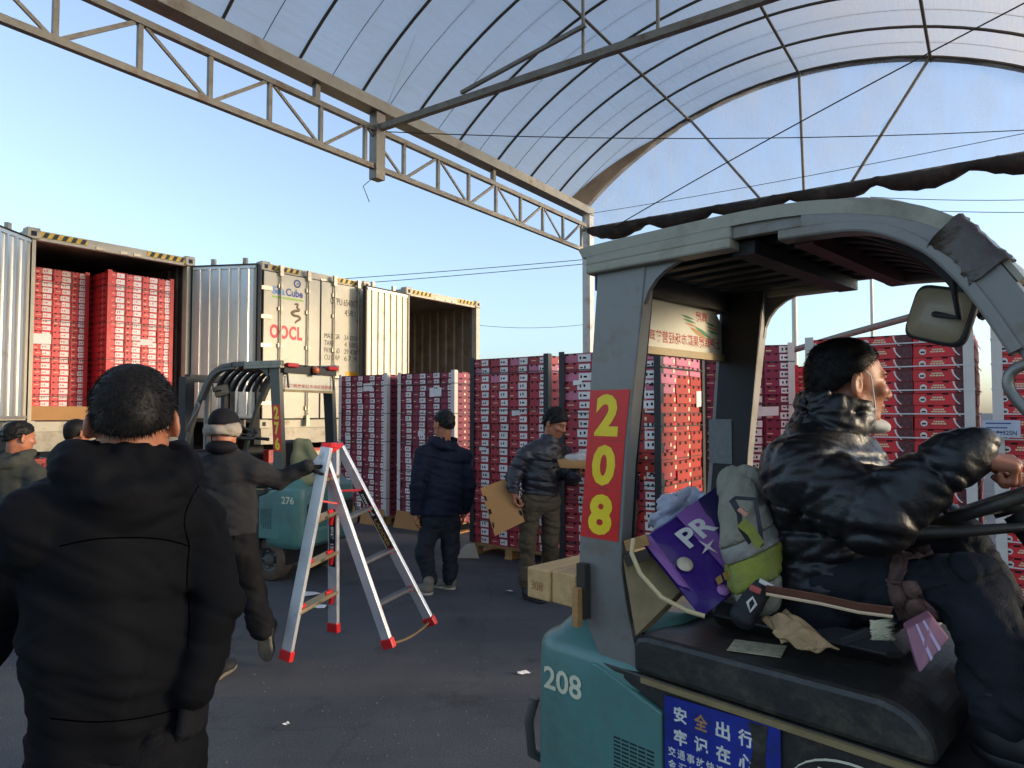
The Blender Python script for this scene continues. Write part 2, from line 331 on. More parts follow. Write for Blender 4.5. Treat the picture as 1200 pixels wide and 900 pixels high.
# ================================================================ SETTING
# ---- asphalt yard
def asphalt():
    m = bpy.data.materials.new('asphalt'); m.use_nodes = True; t = m.node_tree; N = t.nodes; L = t.links; b = N['Principled BSDF']
    tc = N.new('ShaderNodeTexCoord')
    def noise(sc, det=6, ro=.6):
        n = N.new('ShaderNodeTexNoise'); n.inputs['Scale'].default_value = sc; n.inputs['Detail'].default_value = det; n.inputs['Roughness'].default_value = ro; L.new(tc.outputs['Object'], n.inputs['Vector']); return n
    big = noise(.55, 7, .62); r1 = N.new('ShaderNodeValToRGB'); L.new(big.outputs[0], r1.inputs[0])
    r1.color_ramp.elements[0].position = .35; r1.color_ramp.elements[0].color = (.042, .045, .052, 1); r1.color_ramp.elements[1].position = .68; r1.color_ramp.elements[1].color = (.082, .085, .092, 1)
    gr = noise(140, 3, .75); r2 = N.new('ShaderNodeValToRGB'); L.new(gr.outputs[0], r2.inputs[0])
    r2.color_ramp.elements[0].position = .38; r2.color_ramp.elements[0].color = (.38, .38, .39, 1); r2.color_ramp.elements[1].position = .68; r2.color_ramp.elements[1].color = (2.1, 2.1, 2.05, 1)
    mx = N.new('ShaderNodeMix'); mx.data_type = 'RGBA'; mx.blend_type = 'MULTIPLY'; mx.inputs[0].default_value = .85; L.new(r1.outputs[0], mx.inputs[6]); L.new(r2.outputs[0], mx.inputs[7])
    st = noise(1.7, 8, .7); r3 = N.new('ShaderNodeValToRGB'); L.new(st.outputs[0], r3.inputs[0]); r3.color_ramp.elements[0].position = .57; r3.color_ramp.elements[1].position = .76
    mx2 = N.new('ShaderNodeMix'); mx2.data_type = 'RGBA'; L.new(r3.outputs[0], mx2.inputs[0]); L.new(mx.outputs[2], mx2.inputs[6]); mx2.inputs[7].default_value = (.022, .022, .024, 1)
    vo = N.new('ShaderNodeTexVoronoi'); vo.feature = 'DISTANCE_TO_EDGE'; vo.inputs['Scale'].default_value = .42; wp = noise(2.3, 5, .6); ws = N.new('ShaderNodeVectorMath'); ws.operation = 'SCALE'; ws.inputs[3].default_value = .45; L.new(wp.outputs[1], ws.inputs[0]); wa_ = N.new('ShaderNodeVectorMath'); L.new(tc.outputs['Object'], wa_.inputs[0]); L.new(ws.outputs[0], wa_.inputs[1]); L.new(wa_.outputs[0], vo.inputs['Vector'])
    cr = N.new('ShaderNodeMapRange'); cr.inputs[1].default_value = .0; cr.inputs[2].default_value = .006; cr.inputs[3].default_value = .55; cr.inputs[4].default_value = 0; L.new(vo.outputs['Distance'], cr.inputs[0]); ck = N.new('ShaderNodeMath'); ck.operation = 'MULTIPLY'; L.new(cr.outputs[0], ck.inputs[0]); L.new(r1.outputs[1] if False else st.outputs[0], ck.inputs[1])
    mx3 = N.new('ShaderNodeMix'); mx3.data_type = 'RGBA'; L.new(ck.outputs[0], mx3.inputs[0]); L.new(mx2.outputs[2], mx3.inputs[6]); mx3.inputs[7].default_value = (.012, .012, .012, 1)
    mpt = N.new('ShaderNodeMapping'); mpt.inputs['Rotation'].default_value = (0, 0, .9); mpt.inputs['Scale'].default_value = (.25, 3.2, 1); L.new(tc.outputs['Object'], mpt.inputs[0]); tn = N.new('ShaderNodeTexNoise'); tn.inputs['Scale'].default_value = .8; tn.inputs['Detail'].default_value = 5; L.new(mpt.outputs[0], tn.inputs['Vector']); tr_ = N.new('ShaderNodeMapRange'); tr_.inputs[1].default_value = .52; tr_.inputs[2].default_value = .72; tr_.inputs[4].default_value = .45; L.new(tn.outputs[0], tr_.inputs[0])
    mx4 = N.new('ShaderNodeMix'); mx4.data_type = 'RGBA'; L.new(tr_.outputs[0], mx4.inputs[0]); L.new(mx3.outputs[2], mx4.inputs[6]); mx4.inputs[7].default_value = (.115, .108, .10, 1)
    L.new(mx4.outputs[2], b.inputs['Base Color'])
    rr = N.new('ShaderNodeMapRange'); rr.inputs[3].default_value = .62; rr.inputs[4].default_value = .92; L.new(st.outputs[0], rr.inputs[0]); L.new(rr.outputs[0], b.inputs['Roughness'])
    b.inputs['Specular IOR Level'].default_value = .35
    bp = N.new('ShaderNodeBump'); bp.inputs['Strength'].default_value = .55; bp.inputs['Distance'].default_value = .006; L.new(gr.outputs[0], bp.inputs['Height'])
    bp2 = N.new('ShaderNodeBump'); bp2.inputs['Strength'].default_value = .3; bp2.inputs['Distance'].default_value = .05; L.new(big.outputs[0], bp2.inputs['Height']); L.new(bp.outputs[0], bp2.inputs['Normal'])
    L.new(bp2.outputs[0], b.inputs['Normal']); return m
g = MB(); g.add([(-600, -600, 0), (600, -600, 0), (600, 600, 0), (-600, 600, 0)], [(0, 1, 2, 3)])
struct(g.build('ground', asphalt()))

# ---- common materials
steel_tan = M('weathered_galvanised_tube', '#8b8579', .55, .35, .2, 9, .15, 40, ('#6b4a2c', .22, 7))
steel_dark = M('dark_rib_tube', '#5d564b', .6, .4, .2, 9, .1, 40, ('#5a3d25', .15, 7))
gutter_m = M('gutter_sheet', '#8d887c', .5, .5, .15, 5, .1, 30, ('#6d5a42', .2, 4))
def film(name, tint, clear, milky, fold=(.6, 9, 3), amp=1.):
    m = bpy.data.materials.new(name); m.use_nodes = True; t = m.node_tree; N = t.nodes; L = t.links; N.remove(N['Principled BSDF']); out = N['Material Output']
    tc = N.new('ShaderNodeTexCoord'); n = N.new('ShaderNodeTexNoise'); n.inputs['Scale'].default_value = 1.3; n.inputs['Detail'].default_value = 8; L.new(tc.outputs['Object'], n.inputs['Vector'])
    mp = N.new('ShaderNodeMapping'); mp.inputs['Scale'].default_value = fold; L.new(tc.outputs['Object'], mp.inputs[0]); n2 = N.new('ShaderNodeTexNoise'); n2.inputs['Scale'].default_value = 3; n2.inputs['Detail'].default_value = 5; L.new(mp.outputs[0], n2.inputs['Vector'])  # stretched noise in the milkiness stands in for shading of the folds
    ad = N.new('ShaderNodeMath'); ad.operation = 'ADD'; L.new(n.outputs[0], ad.inputs[0]); L.new(n2.outputs[0], ad.inputs[1])
    mr = N.new('ShaderNodeMapRange'); mr.inputs[1].default_value = .7; mr.inputs[2].default_value = 1.35; mr.inputs[3].default_value = milky - .1 * amp; mr.inputs[4].default_value = milky + .16 * amp; L.new(ad.outputs[0], mr.inputs[0])
    tr = N.new('ShaderNodeBsdfTransparent'); tr.inputs[0].default_value = (*clear, 1)
    tl = N.new('ShaderNodeBsdfTranslucent'); tl.inputs[0].default_value = (*tint, 1); df = N.new('ShaderNodeBsdfDiffuse'); df.inputs[0].default_value = (*tint, 1)
    m1 = N.new('ShaderNodeMixShader'); m1.inputs[0].default_value = .35; L.new(tl.outputs[0], m1.inputs[1]); L.new(df.outputs[0], m1.inputs[2])
    gl = N.new('ShaderNodeBsdfGlossy'); gl.inputs['Roughness'].default_value = .3; m3 = N.new('ShaderNodeMixShader'); m3.inputs[0].default_value = .05; L.new(m1.outputs[0], m3.inputs[1]); L.new(gl.outputs[0], m3.inputs[2])
    m2 = N.new('ShaderNodeMixShader'); L.new(mr.outputs[0], m2.inputs[0]); L.new(tr.outputs[0], m2.inputs[1]); L.new(m3.outputs[0], m2.inputs[2]); L.new(m2.outputs[0], out.inputs[0])
    return m
roof_film = film('milky_greenhouse_film', (.72, .69, .65), (.84, .86, .88), .74)
gable_film = film('thin_gable_film', (.62, .64, .67), (.82, .85, .90), .25, (1, 1.6, .35), 1.4)
shade_m = M('brown_black_shade_cloth', '#2b2723', .85, 0, .3, 14, .6, 60, ('#55463a', .25, 5))
wire_m = M('black_wire', '#23221f', .6, 0, .1)

# ---- canopy: local x = along the canopy away from the camera, y = to the left eave (+), z up; origin at the far left column
ca = math.atan2(.819, .573)
canopy = thing('canopy', 'arched greenhouse style canopy of milky film on steel ribs above the loading yard', 'canopy', (1.36, 12.1, 0), ca)
ZS = 5.27; HW = 3.6; RISE = 1.38; LEN0, LEN1 = -11.5, .0     # ribs run from behind the camera to the far gable
RC = (HW * HW + RISE * RISE) / (2 * RISE); TH = math.asin(HW / RC)      # the arch is an arc of a circle
def arch(t, dr=0):   # t: 0 left eave, 1 right eave
    a = TH * (1 - 2 * t); return (-HW + (RC + dr) * math.sin(a), ZS + RISE - RC + (RC + dr) * math.cos(a))
def arch_z(y): return ZS + RISE - RC + math.sqrt(RC * RC - (y + HW) ** 2)
def arcpts(x, n=28, dr=0):
    return [(x, *arch(i / n, dr)) for i in range(n + 1)]
# film: a single sheet that sags a little between the ribs
mem = MB(); nx = 66; rows = []; pitch = .87
for i in range(nx + 1):
    x = LEN0 + (-.02 - LEN0) * i / nx; ph = ((x + .18) / pitch) % 1; sag = .035 * math.sin(math.pi * ph) ** .8
    rows.append([(x, y, z - sag * (.4 + .6 * math.sin(math.pi * j / 40)) + .022) for j, (_, y, z) in enumerate(arcpts(x, 40, .0))])
vs = [p for r_ in rows for p in r_]
mem.add(vs, [(i * 41 + j, i * 41 + j + 1, (i + 1) * 41 + j + 1, (i + 1) * 41 + j) for i in range(nx) for j in range(40)], 0, True)
mem.build('roof_film', roof_film, canopy)
rib_me = MB().tube(arcpts(0, 30), .018, 6).mesh('roof_rib', steel_dark)
for k in range(13): link('roof_rib', rib_me, canopy).location = (-.18 - pitch * k, 0, 0)
wr_me = MB().tube(arcpts(0, 26, .004), .0045, 4).mesh('film_wire', wire_m)
for k in range(12): link('film_wire', wr_me, canopy).location = (-.18 - pitch * (k + .5), 0, 0)
for y in (-1.94, -3.63, -5.28):
    z = arch_z(y) - .03
    MB().tube([(LEN0, y, z), (-.1, y, z)], .02, 6).build('purlin', steel_dark, canopy)
gt = MB()
for s_, yy in ((1, 0), (-1, -2 * HW)):
    b = MB().sweep([(-.10, 0), (.10, 0), (.10, .13), (.085, .13), (.085, .015), (-.085, .015), (-.085, .13), (-.10, .13)], [(LEN0, yy, ZS - .125), (.05, yy, ZS - .125)])
    b.build('gutter', gutter_m, canopy)
# brown folded film gathered in the far left corner
cf = MB(); rr_ = []
for i in range(10):
    t = i / 9; y, z = arch(.005 + .25 * t); w = .62 * (1 - t) ** .8 + .05
    rr_.append([(-.02, y, z - .02), (-.02 - w * .5, y - .02, z - .02 - .05 * (1 - t) + .02 * math.sin(i * 2.1)), (-.02 - w, y - .01, z - .012)])
cf.add([p for r_ in rr_ for p in r_], [(i * 3 + j, i * 3 + j + 1, i * 3 + j + 4, i * 3 + j + 3) for i in range(9) for j in (0, 1)], 0, True)
cf.build('gathered_film', M('folded_tan_film', '#6f655a', .7, 0, .25, 5, .4, 12), canopy)
MB().sweep([(-.055, -.004), (.055, -.004), (.055, .004), (-.055, .004)], arcpts(-.10, 44, -.012), side=(1, 0, 0), smooth=False).build('arch_hem', M('folded_tan_film', '#6f655a'), canopy)
# eave truss
TZ0, TZ1 = 4.50, 4.95
for z in (TZ0, TZ1): MB().beam((LEN0, 0, z), (-.08, 0, z), .06, .06).build('truss_chord', steel_tan, canopy)
n = 0
for k in range(17):
    x = -.245 - .635 * k
    if True: MB().beam((x, 0, TZ0 + .03), (x, 0, TZ1 - .03), .04, .04).build('truss_upright', steel_tan, canopy)
    a, b_ = (x - .05, x - .585)
    zz = (TZ0 + .03, TZ1 - .03) if k % 2 else (TZ1 - .03, TZ0 + .03)
    MB().beam((a, 0, zz[0]), (b_, 0, zz[1]), .034 if k % 2 == 0 else .02, .034 if k % 2 == 0 else .03).build('truss_diagonal', steel_tan, canopy)
for x in (0, -10.3):
    for y in (0, -2 * HW):
        MB().box(x - .075, x + .075, y - .075, y + .075, 0, ZS - .1).box(x - .16, x + .16, y - .16, y + .16, 0, .02).build('column', M('white_column', '#b9b6ad', .5, .2, .12, 4, 0, 60, ('#7a6650', .2, 5)), canopy)
# stubs from truss to gutter, the hanger at the middle tie and the tie beam itself
for k in range(4): MB().beam((-2.85 - 3.17 * k, 0, TZ1 + .03), (-2.85 - 3.17 * k, 0, ZS - .12), .06).build('gutter_stub', steel_tan, canopy)
MB().box(-5.2, -5.06, -.06, .06, TZ0 - .14, ZS - .12).build('truss_hanger', steel_tan, canopy)
TIEZ = TZ1 + .02
MB().beam((-5.13, -.05, TIEZ), (-5.13, -2 * HW, TIEZ), .07, .07).build('tie_beam', steel_tan, canopy)
MB().beam((-5.17, -1.3, TIEZ + .06), (-5.17, -2.8, TIEZ + .30), .035, .035).build('tie_brace', steel_tan, canopy)
for y in (-2.75, -3.5, -4.25): MB().tube([(-5.13, y, TIEZ + .03), (-5.13, y, arch_z(y) - .02)], .018, 6).build('king_post', steel_tan, canopy)
# far gable: film, bottom bar, struts, rolled shade cloth
GZ = 4.86
gb = MB(); vs = []; ng = 36; mg = 9
for i in range(ng + 1):
    y, zt = arch(i / ng)
    for j in range(mg + 1):
        t = j / mg; vs.append((-.16 + .05 * math.sin(i * .9 + j * 1.7) * math.sin(math.pi * t) * .6 + .02 * math.sin(i * 2.3 - j), y, zt * (1 - t) + (GZ) * t))
gb.add(vs, [(i * (mg + 1) + j, i * (mg + 1) + j + 1, (i + 1) * (mg + 1) + j + 1, (i + 1) * (mg + 1) + j) for i in range(ng) for j in range(mg)], 0, True)
gb.build('gable_film', gable_film, canopy)
MB().beam((-.16, .05, GZ), (-.16, -2 * HW, GZ), .05).build('gable_bar', steel_tan, canopy)
for (y1, y2) in ((-1.94, -3.05), (-3.63, -3.67), (-5.28, -4.29)):
    MB().tube([(-.18, y1, arch_z(y1)), (-.18, y2, GZ)], .022, 6).build('gable_strut', steel_tan, canopy)
rc_ = MB(); pts = []; rad = []
for i in range(71):
    y = -.12 - 6.7 * i / 70; ph = (i / 70 * 6.7 / 1.12) % 1
    pts.append((-.22 + .02 * math.sin(i * 1.3), y, GZ - .04 - .10 * math.sin(math.pi * ph))); rad.append(.045 + .085 * math.sin(math.pi * ph) ** .7 + .010 * math.sin(i * 2.7))
rc_.tube(pts, rad, 12); rc_.build('rolled_shade_cloth', shade_m, canopy)
# loose wires
for p, q, sg, r_ in (((-5.13, 0, TIEZ), (-4.6, -.1, 6.3), .0, .006), ((-5.1, -.1, TIEZ - .05), (-.3, -2 * HW, 4.95), .12, .006), ((-.3, -.6, 4.75), (-2.0, -6.3, 5.9), -.05, .009), ((-.2, -.1, 5.12), (-.2, -6.9, 5.12), .05, .005)):
    p = Vector(p); q = Vector(q); MB().tube([p.lerp(q, t / 12) - Vector((0, 0, sg * 4 * t / 12 * (1 - t / 12))) for t in range(13)], r_, 5).build('loose_wire', wire_m, canopy)
MB().tube([(-5.15, .02, TZ0 - .1), (-5.3, .05, TZ0 - .25), (-5.22, .03, TZ0 - .42)], .005, 5).build('loose_wire', wire_m, canopy)

# ---- shipping containers: local x across the rear face, y into the container, origin at the rear lower left corner
cream = M('cream_container_paint', '#bbb29b', .5, 0, .1, 3, .1, 25, ('#8a7350', .05, 2.2), rvar=.1)
cream2 = M('cream_frame_paint', '#b8ad94', .55, 0, .12, 4, .1, 25, ('#74583a', .12, 3))
stainless = M('brushed_stainless_lining', '#c4c3bf', .33, .75, .10, 3, .08, 30, ('#8b7f6c', .08, 2.5), stretch=(6, 6, .5), rvar=.08)
grubby = M('scuffed_cream_lining', '#c9bfa3', .45, .35, .12, 3, .1, 30, ('#8f7f63', .25, 3))
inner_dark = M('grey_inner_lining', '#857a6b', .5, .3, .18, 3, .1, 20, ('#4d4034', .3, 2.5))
maroon_top = M('maroon_inner_header', '#5e1d22', .6, 0, .2, 5)
bar_m = M('galvanised_lock_bar', '#a79f8d', .45, .5, .15, 8, 0, 60, ('#6d5337', .25, 9))
gasket = M('black_rubber_gasket', '#15151a', .7, 0, .1)
haz_y = M('hazard_yellow', '#d3a832', .55, 0, .12, 8); haz_k = M('hazard_black', '#1b1a18', .6, 0, .1)
print_k = M('black_container_print', '#3a3530', .6, 0, .3, 20); print_r = M('red_container_print', '#c02a3a', .55, 0, .12, 12)
print_b = M('blue_container_print', '#2a3f86', .55, 0, .1); print_lb = M('light_blue_print', '#4d86c0', .55, 0, .1); print_g = M('green_print', '#7fae3a', .55, 0, .1); print_gold = M('brown_dragon_print', '#6a5337', .55, 0, .15)
warn_y = M('yellow_warning_decal', '#e0a012', .5, 0, .1)
CW, CH, CL = 2.44, 2.9, 12.0

def door_leaf(parent, w, side, ang, inner, outer, rods=True):
    """a leaf hinged on the side post; side +1 = hinge on the left post, local x runs from the hinge; ang = opening angle"""
    d = bpy.data.objects.new('door', None)
    H0, H1 = .17, CH - .17
    b = MB().box(.01, w - .01, -.035, .035, H0, H1); dd = b.build('door', outer, parent)
    gk = MB().box(w - .01, w + .022, -.03, .05, H0, H1).box(-.005, .01, -.03, .05, H0, H1).box(0, w, -.03, .05, H1, H1 + .018).box(0, w, -.03, .05, H0 - .018, H0).build('gasket', gasket, dd)
    li = MB(); nr = 6; x = .07; stp = (w - .14) / nr
    pr = [(x, 0)]
    for i in range(nr):
        x0 = x + i * stp; pr += [(x0 + stp * .30, 0), (x0 + stp * .38, .03), (x0 + stp * .58, .03), (x0 + stp * .66, 0)]
    pr.append((w - .07, 0)); 
    for i in range(len(pr) - 1):
        (xa, ya), (xb, yb) = pr[i], pr[i + 1]
        li.add([(xa, .037 + ya, H0 + .06), (xb, .037 + yb, H0 + .06), (xb, .037 + yb, H1 - .06), (xa, .037 + ya, H1 - .06)], [(0, 1, 2, 3)])
    li.build('inner_lining', inner, dd, fix=False)
    for z in (H0 + .02, H1 - .06): MB().box(.03, w - .03, .0355, .060, z, z + .04).build('edge_channel', stainless, dd)
    for k in range(5): MB().box(-.05, .16, -.055, -.037, .4 + k * .5, .47 + k * .5).build('hinge', bar_m, dd)
    if rods:
        for fx in (.27, .76):
            xx = w * fx; rod = MB().tube([(xx, -.075, .06), (xx, -.075, CH - .06)], .017, 8).build('lock_rod', bar_m, dd)
            for z in (.35, .8, 1.45, 2.1, 2.5): MB().box(xx - .045, xx + .045, -.07, -.037, z - .035, z + .035).build('rod_bracket', bar_m, dd)
            for z in (.03, CH - .22): MB().box(xx - .035, xx + .035, -.10, -.045, z, z + .19).build('cam_keeper', bar_m, dd)
            MB().beam((xx, -.10, .95), (xx + .32 * (1 if fx < .5 else -1), -.095, .93), .025, .05).build('door_handle', bar_m, dd)
    if side > 0: dd.location = (.02, .0, 0); dd.rotation_euler = (0, 0, -R(ang))
    else: dd.location = (CW - .02, 0, 0); dd.rotation_euler = (0, 0, R(ang)); dd.scale = (-1, 1, 1)
    return dd

def container(loc, label, rz=math.atan2(.8, .6), wall=inner_dark, frame=cream2):
    c = thing('shipping_container', label, 'container', loc, rz, 'containers parked side by side behind the pallets')
    for x in (0, CW - .12): MB().box(x, x + .12, .02, .16, .14, CH - .16).build('corner_post', frame, c)
    hd = MB().box(.12, CW - .12, .02, .14, CH - .16, CH - .02).build('header', frame, c)
    MB().box(.0, CW, .0, .15, 0, .14).build('sill', frame, c)
    for x in (-.005, CW - .165):
        for z in (-.003, CH - .155):
            cc = MB().box(x, x + .17, -.012, .165, z, z + .16, 0, .012).build('corner_casting', frame, c)
            MB().box(x + .05, x + .12, -.0135, -.0125, z + .04, z + .11).build('casting_hole', gasket, cc)
    for x, s_ in ((0, 1), (CW, -1)):
        wl = MB(); n = 44; y0 = .16
        for i in range(n):
            ya = y0 + (CL - y0) * i / n; yb = y0 + (CL - y0) * (i + 1) / n; m0 = ya + (yb - ya) * .3; m1 = ya + (yb - ya) * .4; m2 = ya + (yb - ya) * .8; m3 = ya + (yb - ya) * .9
            p = [(ya, .02), (m0, .02), (m1, .05), (m2, .05), (m3, .02), (yb, .02)]
            for (pa, da), (pb, db) in zip(p, p[1:]):
                wl.add([(x + s_ * da, pa, .14), (x + s_ * db, pb, .14), (x + s_ * db, pb, CH - .1), (x + s_ * da, pa, CH - .1)], [(0, 1, 2, 3)])
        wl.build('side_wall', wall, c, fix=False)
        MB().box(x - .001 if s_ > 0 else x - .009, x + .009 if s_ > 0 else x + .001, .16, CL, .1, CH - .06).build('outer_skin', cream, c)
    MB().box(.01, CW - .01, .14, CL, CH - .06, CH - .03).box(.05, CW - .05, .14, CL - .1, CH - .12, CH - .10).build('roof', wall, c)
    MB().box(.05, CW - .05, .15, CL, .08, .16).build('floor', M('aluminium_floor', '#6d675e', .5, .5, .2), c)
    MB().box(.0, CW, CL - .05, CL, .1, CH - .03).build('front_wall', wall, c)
    MB().box(.14, CW - .14, .015, .018, CH - .17, CH - .162).build('header_lip', maroon_top, c)
    for x0 in (.16, CW - .16 - .62):   # black and yellow stripes at both ends of the header
        y = MB().box(x0, x0 + .62, .008, .019, CH - .115, CH - .035).build('hazard_plate', haz_y, hd)
        for k in range(5):
            xx = x0 + .03 + k * .122
            MB().add([(xx, .006, CH - .113), (xx + .06, .006, CH - .113), (xx + .10, .006, CH - .037), (xx + .04, .006, CH - .037)], [(0, 1, 2, 3)]).build('hazard_stripe', haz_k, hd)
    for x in (.9, 1.25, 1.45): MB().box(x, x + .12, .004, .02, CH - .15, CH - .11).build('keeper_plate', bar_m, hd)
    return c

ZC = 1.36
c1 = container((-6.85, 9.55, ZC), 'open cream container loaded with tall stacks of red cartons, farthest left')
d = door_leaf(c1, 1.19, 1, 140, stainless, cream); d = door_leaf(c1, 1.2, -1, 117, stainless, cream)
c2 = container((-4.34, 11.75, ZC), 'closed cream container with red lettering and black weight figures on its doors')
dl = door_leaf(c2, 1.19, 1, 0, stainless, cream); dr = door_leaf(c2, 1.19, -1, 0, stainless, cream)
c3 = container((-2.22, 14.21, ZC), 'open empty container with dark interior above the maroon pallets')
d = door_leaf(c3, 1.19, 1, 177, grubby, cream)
# writing on the closed doors
YT = -.039
def put(name, s_, m, x, z, w=None, h=None, bold=.02, **k): return text(name, s_, m, c2, (x, YT, z), width=w, height=h, bold=bold, **k)
put('lettering', 'OOCL', print_r, .15, 1.57, .67, .25, .04, spacing=1.12)
put('lettering', 'Sea', print_lb, .19, 2.35, .25, .14, .03); put('lettering', 'Cube', print_b, .46, 2.35, .36, .14, .03)
MB().box(.19, .83, YT - .0006, YT, 2.29, 2.32).build('green_underline', print_g, c2)
lg = MB().lathe((.70, YT, 2.60), (0, -1, 0), [(.075, 0), (.075, .0008), (.048, .0008), (.048, 0)], 20).box(.68, .735, YT - .0008, YT, 2.58, 2.592).box(.68, .735, YT - .0008, YT, 2.608, 2.62).build('round_logo', print_b, c2)
dr_ = MB()
pts = [(.64, 2.22), (.72, 2.23), (.70, 2.17), (.75, 2.12), (.66, 2.10), (.59, 2.06), (.64, 2.02), (.73, 2.01), (.77, 1.97), (.70, 1.92), (.66, 1.88)]
dr_.tube([(x, YT, z) for x, z in spline([Vector((x, 0, z)) for x, z in pts], 3) for x, z in ((x, z),)] if False else [(p_.x, YT, p_.z) for p_ in spline([Vector((x, 0, z)) for x, z in pts], 3)], [.010 + .018 * math.sin(math.pi * (k + .5) / 31) ** .5 for k in range(31)], 6); dr_.v = [(x, YT - .0006 + (y - YT) * .02, z) for x, y, z in dr_.v]
dr_.build('dragon_emblem', print_gold, c2)
put('lettering', 'OTPU 654003 6', print_k, 1.44, 2.33, .72, .13, .0); put('lettering', '45R1', print_k, 1.78, 2.14, .26, .12, .0)
for i, (a, b_) in enumerate((('MAX GR', '34 000'), ('TARE', '4 580'), ('PAYLOAD', '29 420'), ('CU CAP', '67.9'))):
    put('lettering', a, print_k, 1.31, 1.67 - i * .135, .36 if len(a) > 4 else .22, .095, -.005); put('lettering', b_, print_k, 1.78, 1.67 - i * .135, .30, .095, -.005)
MB().box(.60, .91, YT - .001, YT, 1.0, 1.09).build('caution_decal', warn_y, c2); text('lettering', 'CAUTION', print_k, c2, (.64, YT - .0015, 1.02), width=.23, height=.05, bold=.02)
MB().box(1.82, 2.12, YT - .001, YT, .98, 1.06).build('caution_decal', warn_y, c2)
tr = MB().prism([(1.41, YT - .001, .98), (1.57, YT - .001, .98), (1.49, YT - .001, 1.11)], (0, .001, 0)).build('warning_triangle', print_k, c2)
MB().prism([(1.435, YT - .002, .995), (1.545, YT - .002, .995), (1.49, YT - .002, 1.085)], (0, .0006, 0)).build('triangle_face', warn_y, tr)
MB().box(.20, .42, YT - .001, YT, 1.02, 1.09).build('small_plate', bar_m, c2)

# ---- trailers under the containers
chassis = M('rusty_chassis', '#4c3626', .75, .2, .35, 6, .3, 30, ('#2a211a', .3, 4)); tyre_m = M('dusty_tyre', '#28241f', .85, 0, .25, 9, .4, 30, ('#5a4c3b', .35, 5))
red_m = M('red_bumper_paint', '#b02822', .5, 0, .15, 5, 0, 60, ('#5d2a1e', .2, 6))
def trailer(loc, label):
    t = thing('trailer', label, 'trailer', loc, math.atan2(.8, .6), 'trailers carrying the containers')
    for x in (.55, 1.6): MB().box(x, x + .16, .2, 11.8, .95, ZC - .004).build('beam', chassis, t)
    MB().box(.02, 2.42, -.02, .18, 1.08, ZC - .004).build('rear_crossbeam', M('pale_trailer_paint', '#b7ab92', .6, 0, .15, 4, 0, 60, ('#6d5638', .3, 4)), t)
    bp = MB().box(.15, 2.29, -.06, .10, .76, .98).build('rear_bumper', red_m, t)
    MB().box(.95, 1.55, -.07, -.0605, .80, .93).build('number_plate', M('pale_plate', '#b9a276', .5, 0, .2, 12), bp)
    for x in (.25, 2.0): MB().box(x, x + .2, -.075, -.0605, .82, .92).build('tail_light', M('red_lens', '#8d1512', .25, 0, .1), bp)
    for y in (1.0, 2.25):
        MB().tube([(.1, y, .5), (2.34, y, .5)], .07, 8).build('axle', chassis, t)
        for x in (.02, 2.12):
            w = MB().lathe((x, y, .5), (1, 0, 0), [(.25, 0), (.44, .0), (.5, .05), (.5, .25), (.44, .30), (.25, .30)], 24).build('wheel', tyre_m, t); MB().lathe((x - .004, y, .5), (1, 0, 0), [(0, .06), (.12, .05), (.24, 0), (.27, .02), (.27, .29), (.24, .31), (.1, .26), (0, .26)], 16).build('rim', chassis, w)
    for x in (.04, 2.06): MB().box(x, x + .34, .45, .47, .35, 1.06).build('mudflap', gasket, t)
    return t
trailer((-6.85, 9.55, 0), 'trailer with red rear bumper under the left open container')
trailer((-4.34, 11.75, 0), 'rusty trailer under the closed lettered container')
trailer((-2.22, 14.21, 0), 'trailer under the empty open container, mostly behind pallets')

# ---- poles, pipe, power cables
pole_m = M('pale_pole', '#c9c2ae', .5, .1, .1)
for px, lab in ((932, 'pale lamp pole left of the driver, behind the stacks'), (1023, 'thin pale lamp pole seen above the driver\'s head')):
    p = at(px, 420, 19); r_ = .085 if px < 1000 else .05
    t = thing('lamp_pole', lab, 'pole', (p.x, p.y, 0), 0, 'lamp poles beyond the yard')
    MB().tube([(0, 0, 0), (0, 0, 6.6)], [r_, r_ * .8], 10).build('shaft', pole_m, t)
    MB().lathe((0, 0, 0), (0, 0, 1), [(.2, 0), (.2, .03), (r_ + .02, .06)], 12).build('base_flange', pole_m, t)
    MB().beam((0, 0, 6.5), (.9, .3, 6.75), .06).build('lamp_arm', pole_m, t); MB().box(.8, 1.4, .2, .45, 6.72, 6.8).build('lamp_head', pole_m, t)
for i, (a, b_, D1, D2, lab) in enumerate((((-200, 352), (720, 301), 46, 40, 'black power line over the containers, uppermost of the sagging pair'), ((-200, 362), (720, 306), 46, 40, 'black power line just under the uppermost one'), ((560, 381), (720, 375), 70, 66, 'thin lower power line left of the canopy column'),
                                      ((1020, 231), (1500, 213), 40, 34, 'power line at the right above the roof of the near forklift'), ((1020, 243), (1500, 232), 40, 34, 'lower of two power lines at right above the forklift roof'))):
    p, q = at(*a, D1), at(*b_, D2); tag(MB().tube([p.lerp(q, t / 16) - Vector((0, 0, .5 * 4 * t / 16 * (1 - t / 16))) for t in range(17)], .022, 5).build('power_line', wire_m), lab, 'power line', 'power lines across the sky')

